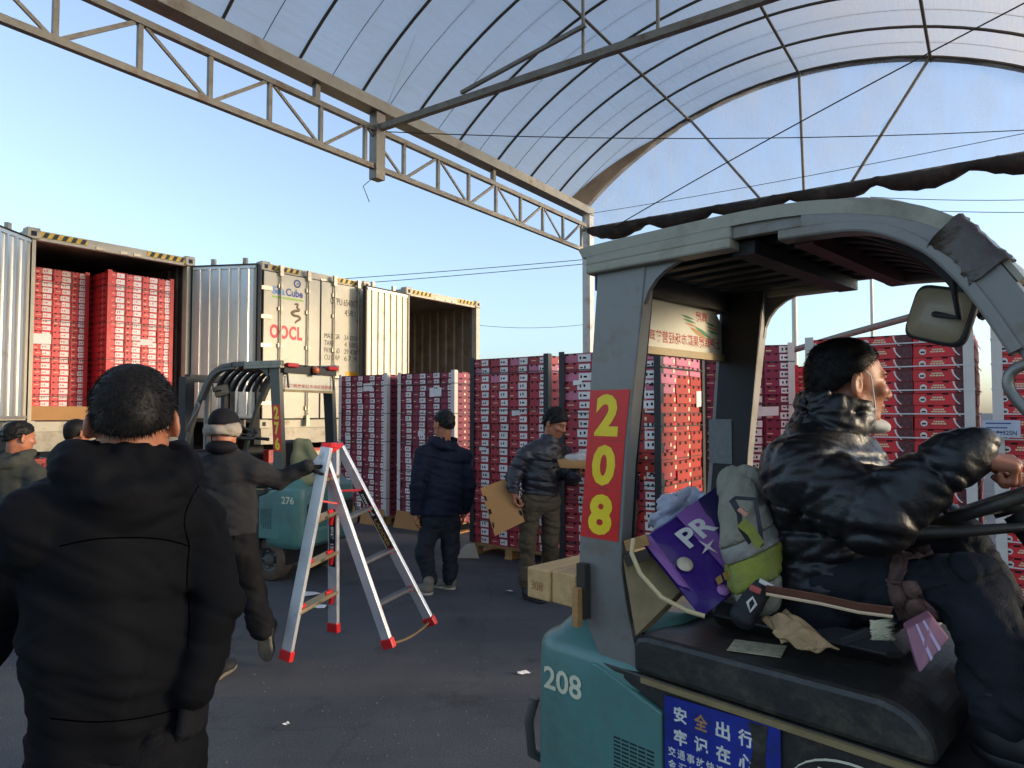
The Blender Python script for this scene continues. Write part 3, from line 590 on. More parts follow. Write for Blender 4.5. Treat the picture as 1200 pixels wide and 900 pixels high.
# ================================================================ PALLET LOADS
GA = math.atan2(-.6, .8)     # stacks face the camera side: local x (.8,-.6), y (.6,.8)
paper = M('white_label_paper', '#e2dcd6', .7, 0, .08, 12, inst=.12); ink = M('black_label_ink', '#25222a', .7, 0, .1)
maroon = M('maroon_carton', '#88243f', .55, 0, .10, 5, .05, 40, inst=.18); wine = M('wine_red_carton', '#a92f3a', .55, 0, .12, 5, .05, 40, inst=.2)
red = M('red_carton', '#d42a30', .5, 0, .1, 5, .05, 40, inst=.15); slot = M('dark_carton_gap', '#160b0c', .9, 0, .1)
pink = M('pink_carton', '#c06a80', .55, 0, .12, 5, inst=.2); orange = M('sunlit_red_carton', '#a82a1e', .5, 0, .15, 5, inst=.2)  # orange: red cartons with the low sun's warmth put into their colour
gold = M('pale_gold_print', '#e6c8a2', .6, 0, .1); cherry = M('dark_cherry_print', '#56222a', .5, 0, .85, 45, 0, 60, ('#7d4a3a', .25, 40), inst=.1); white_p = M('white_print', '#ddd5cc', .6, 0, .06)
wood = M('pale_pallet_wood', '#a97f4c', .75, 0, .25, 3, .3, 25, ('#6f5130', .25, 5), stretch=(1, 8, 8)); kraft = M('kraft_cardboard', '#a87a48', .8, 0, .1, 4, .1, 30)
board_w = M('white_corner_board', '#cfc6bd', .6, 0, .07, 5); board_k = M('dark_corner_board', '#26262a', .6, 0, .15, 5); board_r = M('red_corner_board', '#c41c1e', .5, 0, .1)
strap_k = M('green_black_strap', '#1f2e2a', .5, 0, .1); strap_w = M('white_strap', '#cfc9c6', .5, 0, .06)

def carton_mesh(kind, w, d, h, body, var=0):
    """tray carton: front at y=0, right side at x=w; printed faces a hair proud, slots cut dark at the upper edge"""
    b = MB(); g = .003
    b.box(g, w - g, .002, d - g, 0, h - .004, 0)
    e = -.0006
    def q(x0, x1, z0, z1, mi, y=e): b.add([(x0, y, z0), (x1, y, z0), (x1, y, z1), (x0, y, z1)], [(0, 1, 2, 3)], mi)
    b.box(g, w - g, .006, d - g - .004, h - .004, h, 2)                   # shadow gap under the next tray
    if kind in ('label', 'label_wide'):
        x0 = w * (.57, .60, .55)[var] - (w * .07 if kind == 'label_wide' else 0); q(x0, w * (.965, .955, .97)[var], h * (.08, .13, .06)[var], h * (.84, .80, .86)[var], 1)
        b.box(w * .04, w * .075, -.001, .0025, h * .1, h * .94, 2)
        f0, f1 = ((.05, .15), (.17, .04), (.08, .20))[var]; mk = 2 if kind == 'label' else 0; q(x0 + w * f0, x0 + w * (f0 + .05), h * .32, h * .62, mk, e * 2); q(x0 + w * f1, x0 + w * (f1 + (.11, .09, .06)[var]), h * .36, h * (.56, .50, .66)[var], mk, e * 2)
        if var == 2: q(w * .12, w * .30, h * .25, h * .36, 4)
        if var == 1: q(w * .20, w * .42, h * .42, h * .50, 4)
        q(w * .16, w * .26, h * .78, h * .96, 2); q(w * .42, w * .5, h * .78, h * .96, 2)
    elif kind == 'print':
        q(w * .715, w * .99, h * .03, h * .95, 3)
        cv = [(w * (.66 + .055 * t * t * 2), h * (.92 - .86 * t)) for t in (0, .2, .4, .6, .8, 1)]
        for (xa, za), (xb, zb) in zip(cv, cv[1:]): b.add([(xa, e * 2, za), (xb, e * 2, zb), (xb + w * .03, e * 2, zb), (xa + w * .03, e * 2, za)], [(0, 1, 2, 3)], 1)
        n = 10; c = (w * .17, h * .46); b.add([(c[0] + w * .062 * math.cos(2 * math.pi * i / n), e, c[1] + h * .26 * math.sin(2 * math.pi * i / n)) for i in range(n)], [tuple(range(n))], 1)
        q(w * .135, w * .205, h * .36, h * .50, 2, e * 2)
        for z, xa, xb in ((.56, .33, .52), (.38, .30, .55)):
            for k in range(5): x = w * (xa + (xb - xa) * k / 5); q(x, x + w * (xb - xa) / 6.2, h * z, h * (z + .12), 4)
        for f in (.24, .50): q(w * f, w * (f + .1), h * .84, h * .99, 2)
    else:   # end face with finger holes
        for f in (.22, .62):
            n = 8; b.add([(w * f + w * .085 * math.cos(2 * math.pi * i / n), e, h * .80 + h * .17 * math.sin(2 * math.pi * i / n)) for i in range(n)], [tuple(range(n))], 2)
        if kind == 'holes_gold': q(w * .84, w * .95, h * .2, h * .6, 4)
    # right side: dark hand slots and the seam between trays
    def qs(y0, y1, z0, z1, mi): b.add([(w - g + .0008, y0, z0), (w - g + .0008, y1, z0), (w - g + .0008, y1, z1), (w - g + .0008, y0, z1)], [(0, 1, 2, 3)], mi)
    def ql(y0, y1, z0, z1, mi): b.add([(g - .0008, y0, z0), (g - .0008, y1, z0), (g - .0008, y1, z1), (g - .0008, y0, z1)], [(0, 3, 2, 1)], mi)
    for fn in (qs, ql):
        for f in (.18, .56): fn(d * f, d * (f + .12), h * .76, h * .97, 2)
        fn(d * .40, d * .46, h * .25, h * .6, 4)
    return b.mesh('carton', [body, paper if kind.startswith('label') else white_p, slot, cherry, gold], fix=False)

PAL = {}
def pallet(parent, w, d):
    p = MB()
    for y in (.02, d / 2 - .04, d - .10): p.box(0, w, y, y + .08, .10, .118)
    for x in (0, w / 2 - .05, w - .10):
        p.box(x, x + .1, 0.003, d - .003, 0, .02)
        for y in (.01, d / 2 - .05, d - .11): p.box(x + .002, x + .098, y, y + .1, .02, .10)
    o = p.build('pallet', wood, parent)
    for k in range(7):
        y = k * (d - .1) / 6; MB().box(0, w, y, y + .095, .1185, .137).build('board', wood, o)
    return o

def load(loc, label, nx, rows, w, d, kind, body, h=.084, ny=2, boards=(board_w, board_w), straps=5, strap=strap_k, rz=GA, side='right', base='pallet', stickers=(), pal=True, odd=None, tilt=0, missing=(), group='pallet loads of fruit cartons standing in the yard', skirt=False, back=False, top=False):
    t = thing('pallet_load', label, 'pallet load', loc, rz, group); W_, D_ = nx * w, ny * d
    z0 = .14
    if pal: pallet(t, W_, D_)
    else: z0 = .0
    mes = [carton_mesh(kind, w, d, h, body, v_) for v_ in ((0, 1, 2) if kind.startswith('label') else (0,))]; me2 = carton_mesh(kind, w, d, h, odd[0]) if odd else None
    for r_ in range(rows):
        for i in range(nx):
            for j in range(ny):
                vis = j == 0 or (side == 'right' and i == nx - 1) or (side == 'left' and i == 0) or (side == 'both' and i in (0, nx - 1)) or (top and r_ == rows - 1)
                if not vis or (i, r_) in missing: continue
                o = link('carton', me2 if odd and odd[1](i, r_) else random.choice(mes), t)
                o.location = (i * w + random.uniform(-.004, .004), j * d + random.uniform(-.003, .005) + (0 if j else random.choice((0, 0, 0, .006, .012, -.004))), z0 + r_ * h)
                o.rotation_euler = (0, 0, random.uniform(-.009, .009))
    H = rows * h
    for x, bm_ in ((0, boards[0]), (W_, boards[1])):
        if bm_ is None: continue
        s_ = -1 if x == 0 else 1
        xa, xb = (x - .008, x + .055) if s_ < 0 else (x - .055, x + .008)
        MB().box(xa, xb, -.012, -.006, z0, z0 + H + .02).box(x + s_ * .002 if s_ > 0 else x - .008, x + .008 if s_ > 0 else x - .002, -.006, .055, z0, z0 + H + .02).build('corner_board', bm_, t)
    for k in range(straps):
        z = z0 + H * (k + .6) / straps
        for y in (-.014,): MB().box(-.012, W_ + .012, y, y + .0015, z, z + .009).box(W_ + .0105, W_ + .012, -.012, D_ + .01, z, z + .009).box(-.012, -.0105, -.012, D_ + .01, z, z + .009).build('strap', strap, t)
    for (x, z, sw, sh) in stickers: MB().add([(x, -.004, z), (x + sw, -.004, z + .01), (x + sw, -.004, z + sh), (x, -.004, z + sh - .004)], [(0, 1, 2, 3)]).build('shipping_label', paper, t)
    if skirt:
        for x0 in (0, W_ * .55): MB().add([(x0, -.02, .24), (x0 + W_ * .43, -.02, .23), (x0 + W_ * .45, -.06, .0), (x0 - .02, -.07, .0)], [(0, 1, 2, 3)]).build('cardboard_skirt', kraft, t)
    if back: MB().box(.01, W_ - .01, d * .9, D_ - .01, z0, z0 + H - .01).build('inner_cartons', body, t)['kind'] = 'stuff'
    return t
def fr(px, D): return ((px - 600) / 800 * D, D, 0)
# far left pair, maroon
load(fr(398, 10.55), 'maroon carton stack with white corner boards, directly behind the teal forklift', 4, 24, .265, .5, 'label', maroon, h=.0855, stickers=((.55, 1.95, .2, .12), (.15, 1.2, .12, .08)), skirt=True)
load(fr(467, 9.85), 'maroon carton stack with white corner boards behind the man in navy parka', 4, 24, .27, .5, 'label', maroon, h=.0855, stickers=((.62, 1.85, .22, .13), (.4, 1.3, .12, .08)), skirt=True)
# middle pair, wine red
load(fr(552, 8.0), 'wine red carton stack with dark corner boards on a bare pallet, left of the worker', 4, 23, .272, .5, 'label', wine, h=.092, boards=(board_k, board_k), stickers=((.6, 1.6, .12, .07), (.13, 1.2, .1, .05)), odd=(pink, lambda i, r_: r_ > 19 and (i + r_) % 3 == 0))
load((.47, 6.66, 0), 'carton stack with black corner board and sunlit orange end faces behind the number pillar', 3, 23, .35, .5, 'label', wine, h=.090, boards=(board_k, board_k), side='none', stickers=((.66, 1.75, .2, .12), (.15, 1.9, .1, .05)), odd=(pink, lambda i, r_: r_ > 16 and (i + r_) % 2 == 0))
# its end faces turned to the right
e4 = load((.47 + 1.06 * .8 + .0, 6.66 - 1.06 * .6 + .0, 0), 'carton stack whose finger holed end faces are coloured sunlit orange, right of the number pillar', 3, 24, .33, .35, 'holes_gold', orange, h=.088, boards=(None, board_k), rz=GA + R(90), straps=4, ny=1, side='none', pal=False, odd=(pink, lambda i, r_: r_ > 18 and not (r_ < 21 and i > 0)), stickers=((.8, 1.55, .12, .16),))
e4.location.z = .14
load(fr(822, 7.05), 'maroon stack between the sunlit orange carton ends and the far forklift pillar', 3, 26, .30, .5, 'label', maroon, rz=R(-12), boards=(board_k, board_w), side='right', stickers=((.55, 1.6, .2, .1),))
load(fr(893, 10.0), 'bright red far stack just right of the far forklift pillar', 2, 26, .36, .5, 'label', red, boards=(board_w, board_r), side='none', rz=R(-20), pal=False, straps=4)
load(fr(931, 9.4), 'bright red far stack half hidden behind the driver\'s head', 3, 27, .36, .5, 'label', red, boards=(board_r, board_w), side='none', rz=R(-20), pal=False, straps=4)
# right pair, bright red with printed cherries
load(fr(946, 5.42), 'bright red cherry carton stack with white boards and straps directly behind the driver', 3, 24, .365, .5, 'print', red, h=.0865, straps=12, strap=strap_w)
load((3.33, 4.72, 0), 'bright red cherry carton stack at the right edge beyond the steering wheel', 3, 24, .365, .5, 'print', red, h=.0865, straps=12, strap=strap_w, side='left')
# two loads inside the open container
cf_ = Matrix.Translation((-6.85, 9.55, ZC)) @ Matrix.Rotation(math.atan2(.8, .6), 4, 'Z')
for (x, y, rows, lab, nx) in ((.08, .75, 24, 'red carton load inside the open container, left of the gap', 4), (1.17, .22, 24, 'red carton load inside the open container, right of the gap', 4)):
    p = cf_ @ Vector((x, y, .165)); load(p, lab, nx, rows, .255, .45, 'label_wide', red, h=.097, ny=3, rz=math.atan2(.8, .6), side='left', pal=False, boards=(board_r, board_r), straps=4, strap=strap_k, stickers=((.25, 1.15, .26, .16),) if x < 1 else ((.5, 1.2, .2, .1),), group='red carton loads inside the open container')
p = cf_ @ Vector((.06, .03, .165)); kb = MB().box(0, 1.15, 0, .006, 0, .2).build('cardboard_sheet', kraft); kb.location = p; kb.rotation_euler = (R(-6), 0, math.atan2(.8, .6)); tag(kb, 'long brown cardboard strip at the foot of the cartons in the open container', 'cardboard')

# ================================================================ FORKLIFTS  (local x forward, y left, z up)
teal = M('teal_forklift_paint', '#55827b', .42, .0, .12, 4, .05, 40, ('#4e5a50', .36, 4), coat=.12, rvar=.12, chips=('#2f3f3d', 22, .70))
guard_m = M('grey_guard_paint', '#7d7a74', .45, .15, .12, 6, .06, 60, ('#6e5c3c', .2, 8), chips=('#4a3c2c', 26, .70))
cover_m = M('grey_green_roof_cover', '#9a9480', .5, 0, .14, 5, .15, 18, ('#6e6652', .25, 6), chips=('#5f5640', 24, .69))
black_pl = M('worn_black_plastic', '#2b2926', .48, 0, .25, 7, .22, 35, ('#57503f', .2, 12), rvar=.18, chips=('#6d6653', 34, .71))
black_in = M('black_underside_paint', '#1d1d1f', .6, .1, .25, 8, .1, 40)
seat_m = M('black_seat_vinyl', '#1b1a1a', .5, 0, .25, 8, .2, 25)
trim_m = M('dirty_tan_trim', '#8c7a54', .55, .1, .25, 9, .1, 40)
rim_m = M('dark_wheel_rim', '#55524b', .6, .2, .25, 9, .1, 40, ('#2b2722', .3, 6))
solid_tyre = M('dusty_brown_tyre', '#5b4b3c', .9, 0, .25, 9, .4, 40, ('#3a3028', .3, 6))
steel_m = M('dull_steel', '#7d7a74', .4, .7, .2, 8, .1, 30)
redcross = M('red_brown_crossbar', '#4f2327', .6, 0, .2, 8)
st_red = M('red_number_sticker', '#d3231f', .4, 0, .1, 8, .06, 20, ('#8f2a22', .12, 14), chips=('#b9a59a', 40, .73)); st_yel = M('yellow_digit', '#f2cf1e', .4, 0, .07, 14, 0, 60, ('#b28f22', .12, 18))
st_blue = M('blue_notice_board', '#20308c', .4, 0, .12, 6, 0, 60, ('#2a2620', .25, 7)); st_cream = M('cream_lettering', '#d8d2b4', .5, 0, .1, 14); st_white = M('white_lettering', '#d9d5cc', .5, 0, .1, 14)
sign_w = M('milky_sign_panel', '#bcbcac', .5, 0, .07, 4, .1, 10, ('#a7a48c', .15, 5)); sign_r = M('rust_red_sign_print', '#a4433a', .6, 0, .15, 20); sign_g = M('green_sign_print', '#2f7a52', .6, 0, .1); sign_o = M('ochre_sign_print', '#ad7f4c', .6, 0, .1)
lens_r = M('red_lamp_lens', '#a3201c', .2, 0, .1); lens_o = M('orange_lamp_lens', '#b1582a', .25, 0, .1)

def forklift(name_label, loc, rz, num, near, guard_m=guard_m, slim=1., covered=True):
    """near = -1 when the right flank faces the camera, +1 when the left one does"""
    f = thing('forklift', name_label, 'forklift', loc, rz, 'teal forklifts at work in the yard')
    # counterweight
    rg = []
    for z, i in ((.33, .05), (.36, .015), (.40, 0), (.5, -.004), (.80, -.002), (.885, 0), (.908, .006), (.922, .02), (.935, .045), (.97, .075), (1.01, .115), (1.032, .15), (1.04, .20)):
        rg.append(rrect(-.415 + i, .06, -.425 + i * .9, .425 - i * .9, .10 - min(.05, i * .3), z, 7))
    MB().loft(rg).build('counterweight', teal, f)
    MB().box(-.455, -.40, -.26, .26, .36, .52, 0, .02).build('tow_block', teal, f)
    MB().box(-.452, -.405, -.33, .33, .62, .76, 0, .015).build('rear_bumper', black_pl, f)
    MB().tube([(-.44, -.30, .45), (-.455, -.37, .50), (-.44, -.40, .62), (-.42, -.39, .70)], .016, 8).build('grab_rail', steel_m, f)
    MB().box(-.2, 1.12, -.36, .36, .17, .88).build('chassis', black_in, f)
    for s in (-1, 1):
        y = s * .431; yi = s * .40
        sp = MB().prism([(-.150, yi, .42), (-.150, yi, .893), (-.128, yi, .893), (.096, yi, .818), (.096, yi, .42)], (0, y - yi, 0)).build('side_panel', teal, f, bevel=.006)
        vg = MB()
        for r_ in range(17):
            for c_ in range(5):
                if c_ == 4 and r_ < 3: continue
                x0 = -.068 + c_ * .0285; z0 = .520 + r_ * .0112 + (.0 if True else 0)
                vg.box(x0, x0 + .024, y - .0008, y + .0008, z0, z0 + .0048)
        o = vg.build('vent_grille', gasket, sp); o['kind'] = 'stuff'
        sp2 = MB().prism([(-.125, yi, .902), (.79, yi, .902), (.83, yi, .85), (.85, yi, .30), (.101, yi, .30), (.101, yi, .823)], (0, y * .985 - yi, 0)).build('black_side_cover', black_pl, f, bevel=.006)
        MB().box(.03, .755, s * .418, s * .436, .884, .899).build('trim_strip', trim_m, f)
    # hood under the seat
    pr = [(.0, .905), (.0, .985), (.012, 1.008), (.05, 1.016), (.60, 1.021)] + [(.64 + .118 * math.sin(R(a)), .925 + .096 * math.cos(R(a))) for a in range(0, 91, 10)] + [(.758, .905)]
    MB().prism([(x, -.43, z) for x, z in pr], (0, .86, 0)).build('hood', black_pl, f, bevel=.016)
    # seat
    se = MB().box(.12, .64, -.235, .235, 1.02, 1.09, 0, .03).build('seat_cushion', seat_m, f, bevel=.02)
    bk = MB().prism([(.04, -.19, 1.06), (.13, -.19, 1.06), (.08, -.19, 1.36), (.01, -.19, 1.36)], (0, .38, 0)).build('seat_backrest', seat_m, f, bevel=.03)
    # rear pillars
    L = [(-.132, 2.10), (-.15, 1.9), (-.185, 1.5), (-.208, 1.27), (-.212, 1.18), (-.203, 1.09), (-.178, .99), (-.13, .905)]
    Rr = [(.018, .905), (-.012, .99), (-.036, 1.09), (-.05, 1.18), (-.049, 1.27), (-.03, 1.5), (.02, 1.9), (.045, 2.10)]
    if slim < 1: L = [(-.085 + (x + .085) * slim, z) for x, z in L]; Rr = [(-.085 + (x + .085) * slim, z) for x, z in Rr]
    for s in (-1, 1):
        y0, y1 = s * .412, s * .36
        p = MB().prism([(x, y0, z) for x, z in L + Rr], (0, y1 - y0, 0)).build('rear_pillar', guard_m, f, bevel=.004)
        gs = [(.03, 2.085), (.19, 2.085)] + [(.19 - .165 * math.sin(R(a)), 2.075 - .15 * (1 - math.cos(R(a)))) for a in (15, 30, 45, 60, 75, 90)]
        MB().prism([(x, s * .408, z) for x, z in gs], (0, -s * .018, 0)).build('gusset', guard_m, p)
        MB().prism([(x * .9, s * .359, z) for x, z in L[:-1] + Rr[1:]], (0, -s * .004, 0)).build('inner_lining', black_in, p)
        MB().prism([(x + dx, s * .342, z) for x, z, dx in ((-.16, 2.06, 0), (-.14, 2.06, 0), (-.165, 1.88, 0), (-.185, 1.88, 0))], (0, -s * .01, 0)).build('rear_flange', guard_m, p)
    # roof rails that turn into the front pillars
    path = [(-.17, 2.112), (.1, 2.118), (.35, 2.120), (.50, 2.118), (.61, 2.110), (.70, 2.083), (.785, 2.028), (.845, 1.96), (.893, 1.885), (.945, 1.785), (1.01, 1.64), (1.10, 1.40), (1.17, 1.15), (1.20, .95), (1.21, .70)]
    for s in (-1, 1):
        o = s * .41
        pp = [(x, o, z) for x, z in path]
        sub = MB().sweep([(-.022, -.034 * slim), (.022, -.034 * slim), (.022, .034 * slim), (-.022, .034 * slim)], spline(pp[3:])).build('front_pillar', guard_m, f, bevel=.012)
        rl = MB().sweep([(-.012, -.02), (.012, -.02), (.012, .03), (-.012, .03)], pp[:4]).build('roof_rail', guard_m, f, bevel=.003)
        r1 = MB().box(-.165, .318, o - .022, o + .022, 2.10, 2.148).box(-.16, .318, o - .029, o + .029, 2.073, 2.101).build('rail_cover', cover_m, rl, bevel=.006)
        r1['label'] = 'stepped beige rail cover'
        fr_ = [p for p in pp[3:10]]; fr_[0] = (.447, o, 2.118)
        MB().sweep([(-.030, -.048), (.030, -.048), (.030, -.022), (-.030, -.022)], spline(fr_)).build('lower_lip', guard_m, sub, bevel=.006)
    top = [tuple(p) for p in spline([Vector(p) for p in ((-.19, 2.150, 0), (-.15, 2.156, 0), (.1, 2.160, 0), (.35, 2.160, 0), (.50, 2.152, 0), (.615, 2.132, 0), (.725, 2.100, 0), (.812, 2.052, 0), (.876, 1.985, 0), (.925, 1.91, 0))], 3)]; top = [p[:2] for p in top]
    rc = sub
    if covered: rc = MB().sweep([(-.428, -.006), (.428, -.006), (.428, .006), (-.428, .006)], [(x, 0, z) for x, z in top], smooth=False).build('roof_cover', cover_m, f)
    for s in ((-1, 1) if covered else ()): MB().sweep([(-.006, -.028), (.006, -.028), (.006, .004), (-.006, .004)], [(x, s * .427, z) for x, z in top[:26]]).build('roof_edge', cover_m, rc)
    sl = [(-.12, 2.11), (.2, 2.118), (.46, 2.118), (.58, 2.10), (.67, 2.06), (.735, 2.01), (.79, 1.945), (.83, 1.87)]
    for k in range(7):
        y = -.30 + k * .10; MB().sweep([(-.024, -.018), (.024, -.018), (.024, .012), (-.024, .012)], spline([(x, y, z) for x, z in sl], 3)).build('roof_slat', black_in, f, bevel=.004)
    MB().box(.30, .36, -.385, .385, 2.062, 2.098).build('crossbar', black_in, f); MB().box(.465, .51, -.385, .385, 2.06, 2.098).build('crossbar', redcross, f)
    MB().box(-.165, -.09, -.385, .385, 2.03, 2.10).build('rear_header', black_in, f)
    # sign between the rear pillars, printed to be read from behind
    sb = MB().prism([(-.128, y, z) for y, z in ((-.355, 1.868), (.355, 1.868), (.355, 1.985), (.31, 2.03), (-.355, 2.03))], (-.006, 0, 0)).build('rear_sign', sign_w, f)
    MB().box(-.145, -.115, -.358, .358, 1.842, 1.867).build('sign_rail', trim_m, f)
    for yy, w_ in ((.10, .42),):
        for face in ((-.1275, -1),):
            text('lettering', '上海辉展果蔬市场经营管理', sign_r, sb, (face[0], .345, 1.882), xd=(0, -1, 0), up=(0, 0, 1), width=.49, height=.046, bold=.02, depth=-.0)
        text('lettering', '上海辉展果蔬市场经营管理', sign_r, sb, (-.1348, .345, 1.882), xd=(0, -1, 0), up=(0, 0, 1), width=.69, height=.042, bold=.012)
    text('lettering', '辉展', sign_r, sb, (-.1272, .245, 1.978), xd=(0, -1, 0), up=(0, 0, 1), width=.085, height=.040, bold=.02, depth=0)
    lg = MB()
    def wave(y0, z0, w, h, t, mi):
        n = 8; pt = [(y0 - w * i / n, z0 + h * (.5 - .5 * math.cos(math.pi * i / n)) + .1 * h * math.sin(2 * math.pi * i / n)) for i in range(n + 1)]
        for (ya, za), (yb, zb), i in zip(pt, pt[1:], range(n)):
            ta = t * math.sin(math.pi * (i + .15) / (n + .3)); tb = t * math.sin(math.pi * (i + 1.15) / (n + .3))
            lg.add([(-.1268, ya, za - ta), (-.1268, yb, zb - tb), (-.1268, yb, zb + tb), (-.1268, ya, za + ta)], [(0, 1, 2, 3)], mi)
    for i in range(3): wave(.150 + i * .012 - .0, 1.985 - i * .013, .090, .010, .0042, (0, 0, 1)[i])
    for i in range(3): wave(.315 + i * .008, 1.972 - i * .014, .085, .010, .0045, (0, 1, 0)[i])
    for i in range(2): wave(.275 - i * .035, 1.925 - i * .004, .120, .034, .0085, i)
    lg.v = [(x, y, z) for x, y, z in lg.v]; lg.build('wave_emblem', [sign_g, sign_o], sb, fix=False)
    MB().box(-.155, -.135, -.06, .05, 2.045, 2.065).build('lamp_strip', sign_w, f)
    for y in (-.30, .30): MB().box(-.205, -.16, y - .075, y + .075, 2.085, 2.125, 0, .006).build('tail_light', lens_r, f)
    ln = MB().lathe((-.20, -.02, 2.04), (0, 0, 1), [(0, 0), (.03, .0), (.036, .03), (.03, .06), (.0, .07)], 14).build('warning_lamp', lens_o, f); MB().lathe((-.20, -.02, 2.02), (0, 0, 1), [(.04, 0), (.04, .02), (0, .02)], 14).build('lamp_base', black_in, ln)
    # front cowl, column, steering wheel
    MB().prism([(.98, -.38, .45), (1.16, -.38, .45), (1.18, -.38, 1.18), (1.08, -.38, 1.22), (.99, -.38, 1.08)], (0, .76, 0)).build('cowl', black_pl, f, bevel=.02)
    MB().box(.74, 1.0, -.40, .40, .44, .48).build('floor_plate', black_in, f)
    MB().box(.74, .90, -.43, .43, .32, .44).build('step', black_pl, f)
    MB().tube([(1.06, .02, 1.1), (.84, .02, 1.40)], [.06, .035], 10).build('steering_column', black_in, f)
    nrm = Vector((-.42, 0, .90)).normalized(); c = Vector((.82, .02, 1.43)); u = Vector((0, 1, 0)); v = nrm.cross(u)
    sw = MB().tube([c + (u * math.cos(2 * math.pi * k / 28) + v * math.sin(2 * math.pi * k / 28)) * .175 for k in range(28)], .016, 10, closed=True).build('steering_wheel', black_pl, f)
    for k in range(3):
        a = 2 * math.pi * k / 3 + .5; MB().beam(c - nrm * .02, c + (u * math.cos(a) + v * math.sin(a)) * .168, .03, .012).build('spoke', black_pl, sw)
    MB().lathe(c - nrm * .035, nrm, [(0, 0), (.045, 0), (.045, .03), (.0, .045)], 16).build('wheel_hub', black_pl, sw)
    kb = c + (u * -.80 + v * .62) * .17; MB().lathe(kb, nrm, [(.008, 0), (.008, .03), (.022, .035), (.022, .06), (0, .07)], 12).build('knob', black_pl, sw)
    lv = MB().tube([(.86, -.02, 1.37), (.76, -.12, 1.36), (.60, -.20, 1.345)], [.012, .014, .019], 8).build('control_lever', black_pl, f)
    # mirror under the roof
    ms = -near if False else 1
    mc = Vector((.755, near * .31, 1.868))
    mr = MB().loft([[(mc.x + .022 * 0 + dx * k, mc.y + dy * k + t, mc.z + dz * k) for dx, dy, dz in
         [(.05 * a, .055 * -b * .2, .065 * c_) for a, b, c_ in ()]] for k, t in ()] or [[(0, 0, 0)] * 3] * 2) if False else None
    mm = MB(); ax1 = Vector((.86, .42 * near, -.28)).normalized(); ax2 = Vector((.25, 0, .97)).normalized(); axn = ax1.cross(ax2).normalized(); ax2 = axn.cross(ax1)
    def ring(w, h, off, r=.3): 
        return [mc + ax1 * (w * x) + ax2 * (h * y) + axn * off for x, y in [(math.copysign(abs(math.cos(t)) ** .38, math.cos(t)), math.copysign(abs(math.sin(t)) ** .38, math.sin(t))) for t in [2 * math.pi * k / 28 for k in range(28)]]]
    sgn = 1 if axn.y * near > 0 else -1
    mm.loft([ring(.072, .058, 0 * sgn), ring(.079, .065, -.004 * sgn), ring(.079, .065, -.012 * sgn), ring(.076, .062, -.014 * sgn)])
    mo = mm.build('mirror', black_pl, f)
    MB().loft([ring(.071, .057, .001 * sgn), ring(.067, .053, .007 * sgn), ring(.03, .022, .012 * sgn)]).build('mirror_back', M('grey_brown_mirror_back', '#8a7a5e', .45, 0, .15, 9, .1, 40), mo)
    MB().tube([mc + axn * .012 * sgn, mc + axn * .03 * sgn + ax1 * .02, mc + axn * .03 * sgn + ax1 * .075, (.80, near * .385, 1.93)], .007, 8).build('mirror_arm', black_in, mo)
    # grab bar on the front pillar
    MB().tube(spline([(1.09, near * .43, 1.44), (1.05, near * .46, 1.50), (.985, near * .46, 1.585), (.915, near * .46, 1.675), (.905, near * .46, 1.715), (.925, near * .455, 1.738), (.97, near * .43, 1.74)], 4), .011, 8).build('grab_bar', steel_m, f)
    # wheels
    for x, y, r_, w_ in ((.02, .33, .205, .15), (.02, -.33, .205, .15), (1.15, .38, .23, .17), (1.15, -.38, .23, .17)):
        s = 1 if y > 0 else -1
        wh = MB().lathe((x, y - s * .02, r_), (0, s, 0), [(r_ * .55, -w_ / 2), (r_ * .93, -w_ / 2), (r_, -w_ / 2 + .025), (r_, w_ / 2 - .025), (r_ * .93, w_ / 2), (r_ * .58, w_ / 2)], 28).build('wheel', solid_tyre, f)
        MB().lathe((x, y - s * .02, r_), (0, s, 0), [(r_ * .6, -w_ / 2), (r_ * .58, w_ / 2 - .004), (r_ * .5, w_ / 2 - .03), (r_ * .3, w_ / 2 - .035), (r_ * .26, w_ / 2 - .005), (r_ * .12, w_ / 2), (0, w_ / 2)], 24).build('rim', rim_m, wh)
        for k in range(5):
            a = 2 * math.pi * k / 5; MB().lathe((x + .4 * r_ * math.cos(a), y - s * .02 + s * (w_ / 2 - .036), r_ + .4 * r_ * math.sin(a)), (0, s, 0), [(.014, 0), (.014, .016), (0, .016)], 6).build('wheel_nut', steel_m, wh)
    # mast and forks
    for y in (-.30, .30):
        MB().box(1.26, 1.36, y - .035, y + .035, .08, 2.02).build('mast_rail', black_in, f); MB().box(1.28, 1.34, y * .78 - .03, y * .78 + .03, .1, 1.98).build('inner_mast_rail', black_in, f)
        MB().box(1.40, 2.40, y * .7 - .05, y * .7 + .05, .06, .095).box(1.37, 1.41, y * .7 - .05, y * .7 + .05, .06, .62).build('fork', steel_m, f)
    for z in (.35, 1.15, 1.97): MB().box(1.27, 1.35, -.27, .27, z, z + .08).build('mast_crossbar', black_in, f)
    MB().tube([(1.31, 0, .2), (1.31, 0, 1.9)], .04, 10).build('lift_cylinder', steel_m, f)
    MB().box(1.365, 1.395, -.42, .42, .18, .26).box(1.365, 1.395, -.42, .42, .52, .60).build('fork_carriage', black_in, f)
    # number stickers on the near rear pillar
    zs = [1.715, 1.562, 1.412, 1.262]
    def edge(T, z):
        T = sorted(T, key=lambda p: p[1])
        for (xa, za), (xb, zb) in zip(T, T[1:]):
            if za <= z <= zb: return xa + (xb - xa) * (z - za) / (zb - za)
        return T[0][0]
    yn = near * .4128
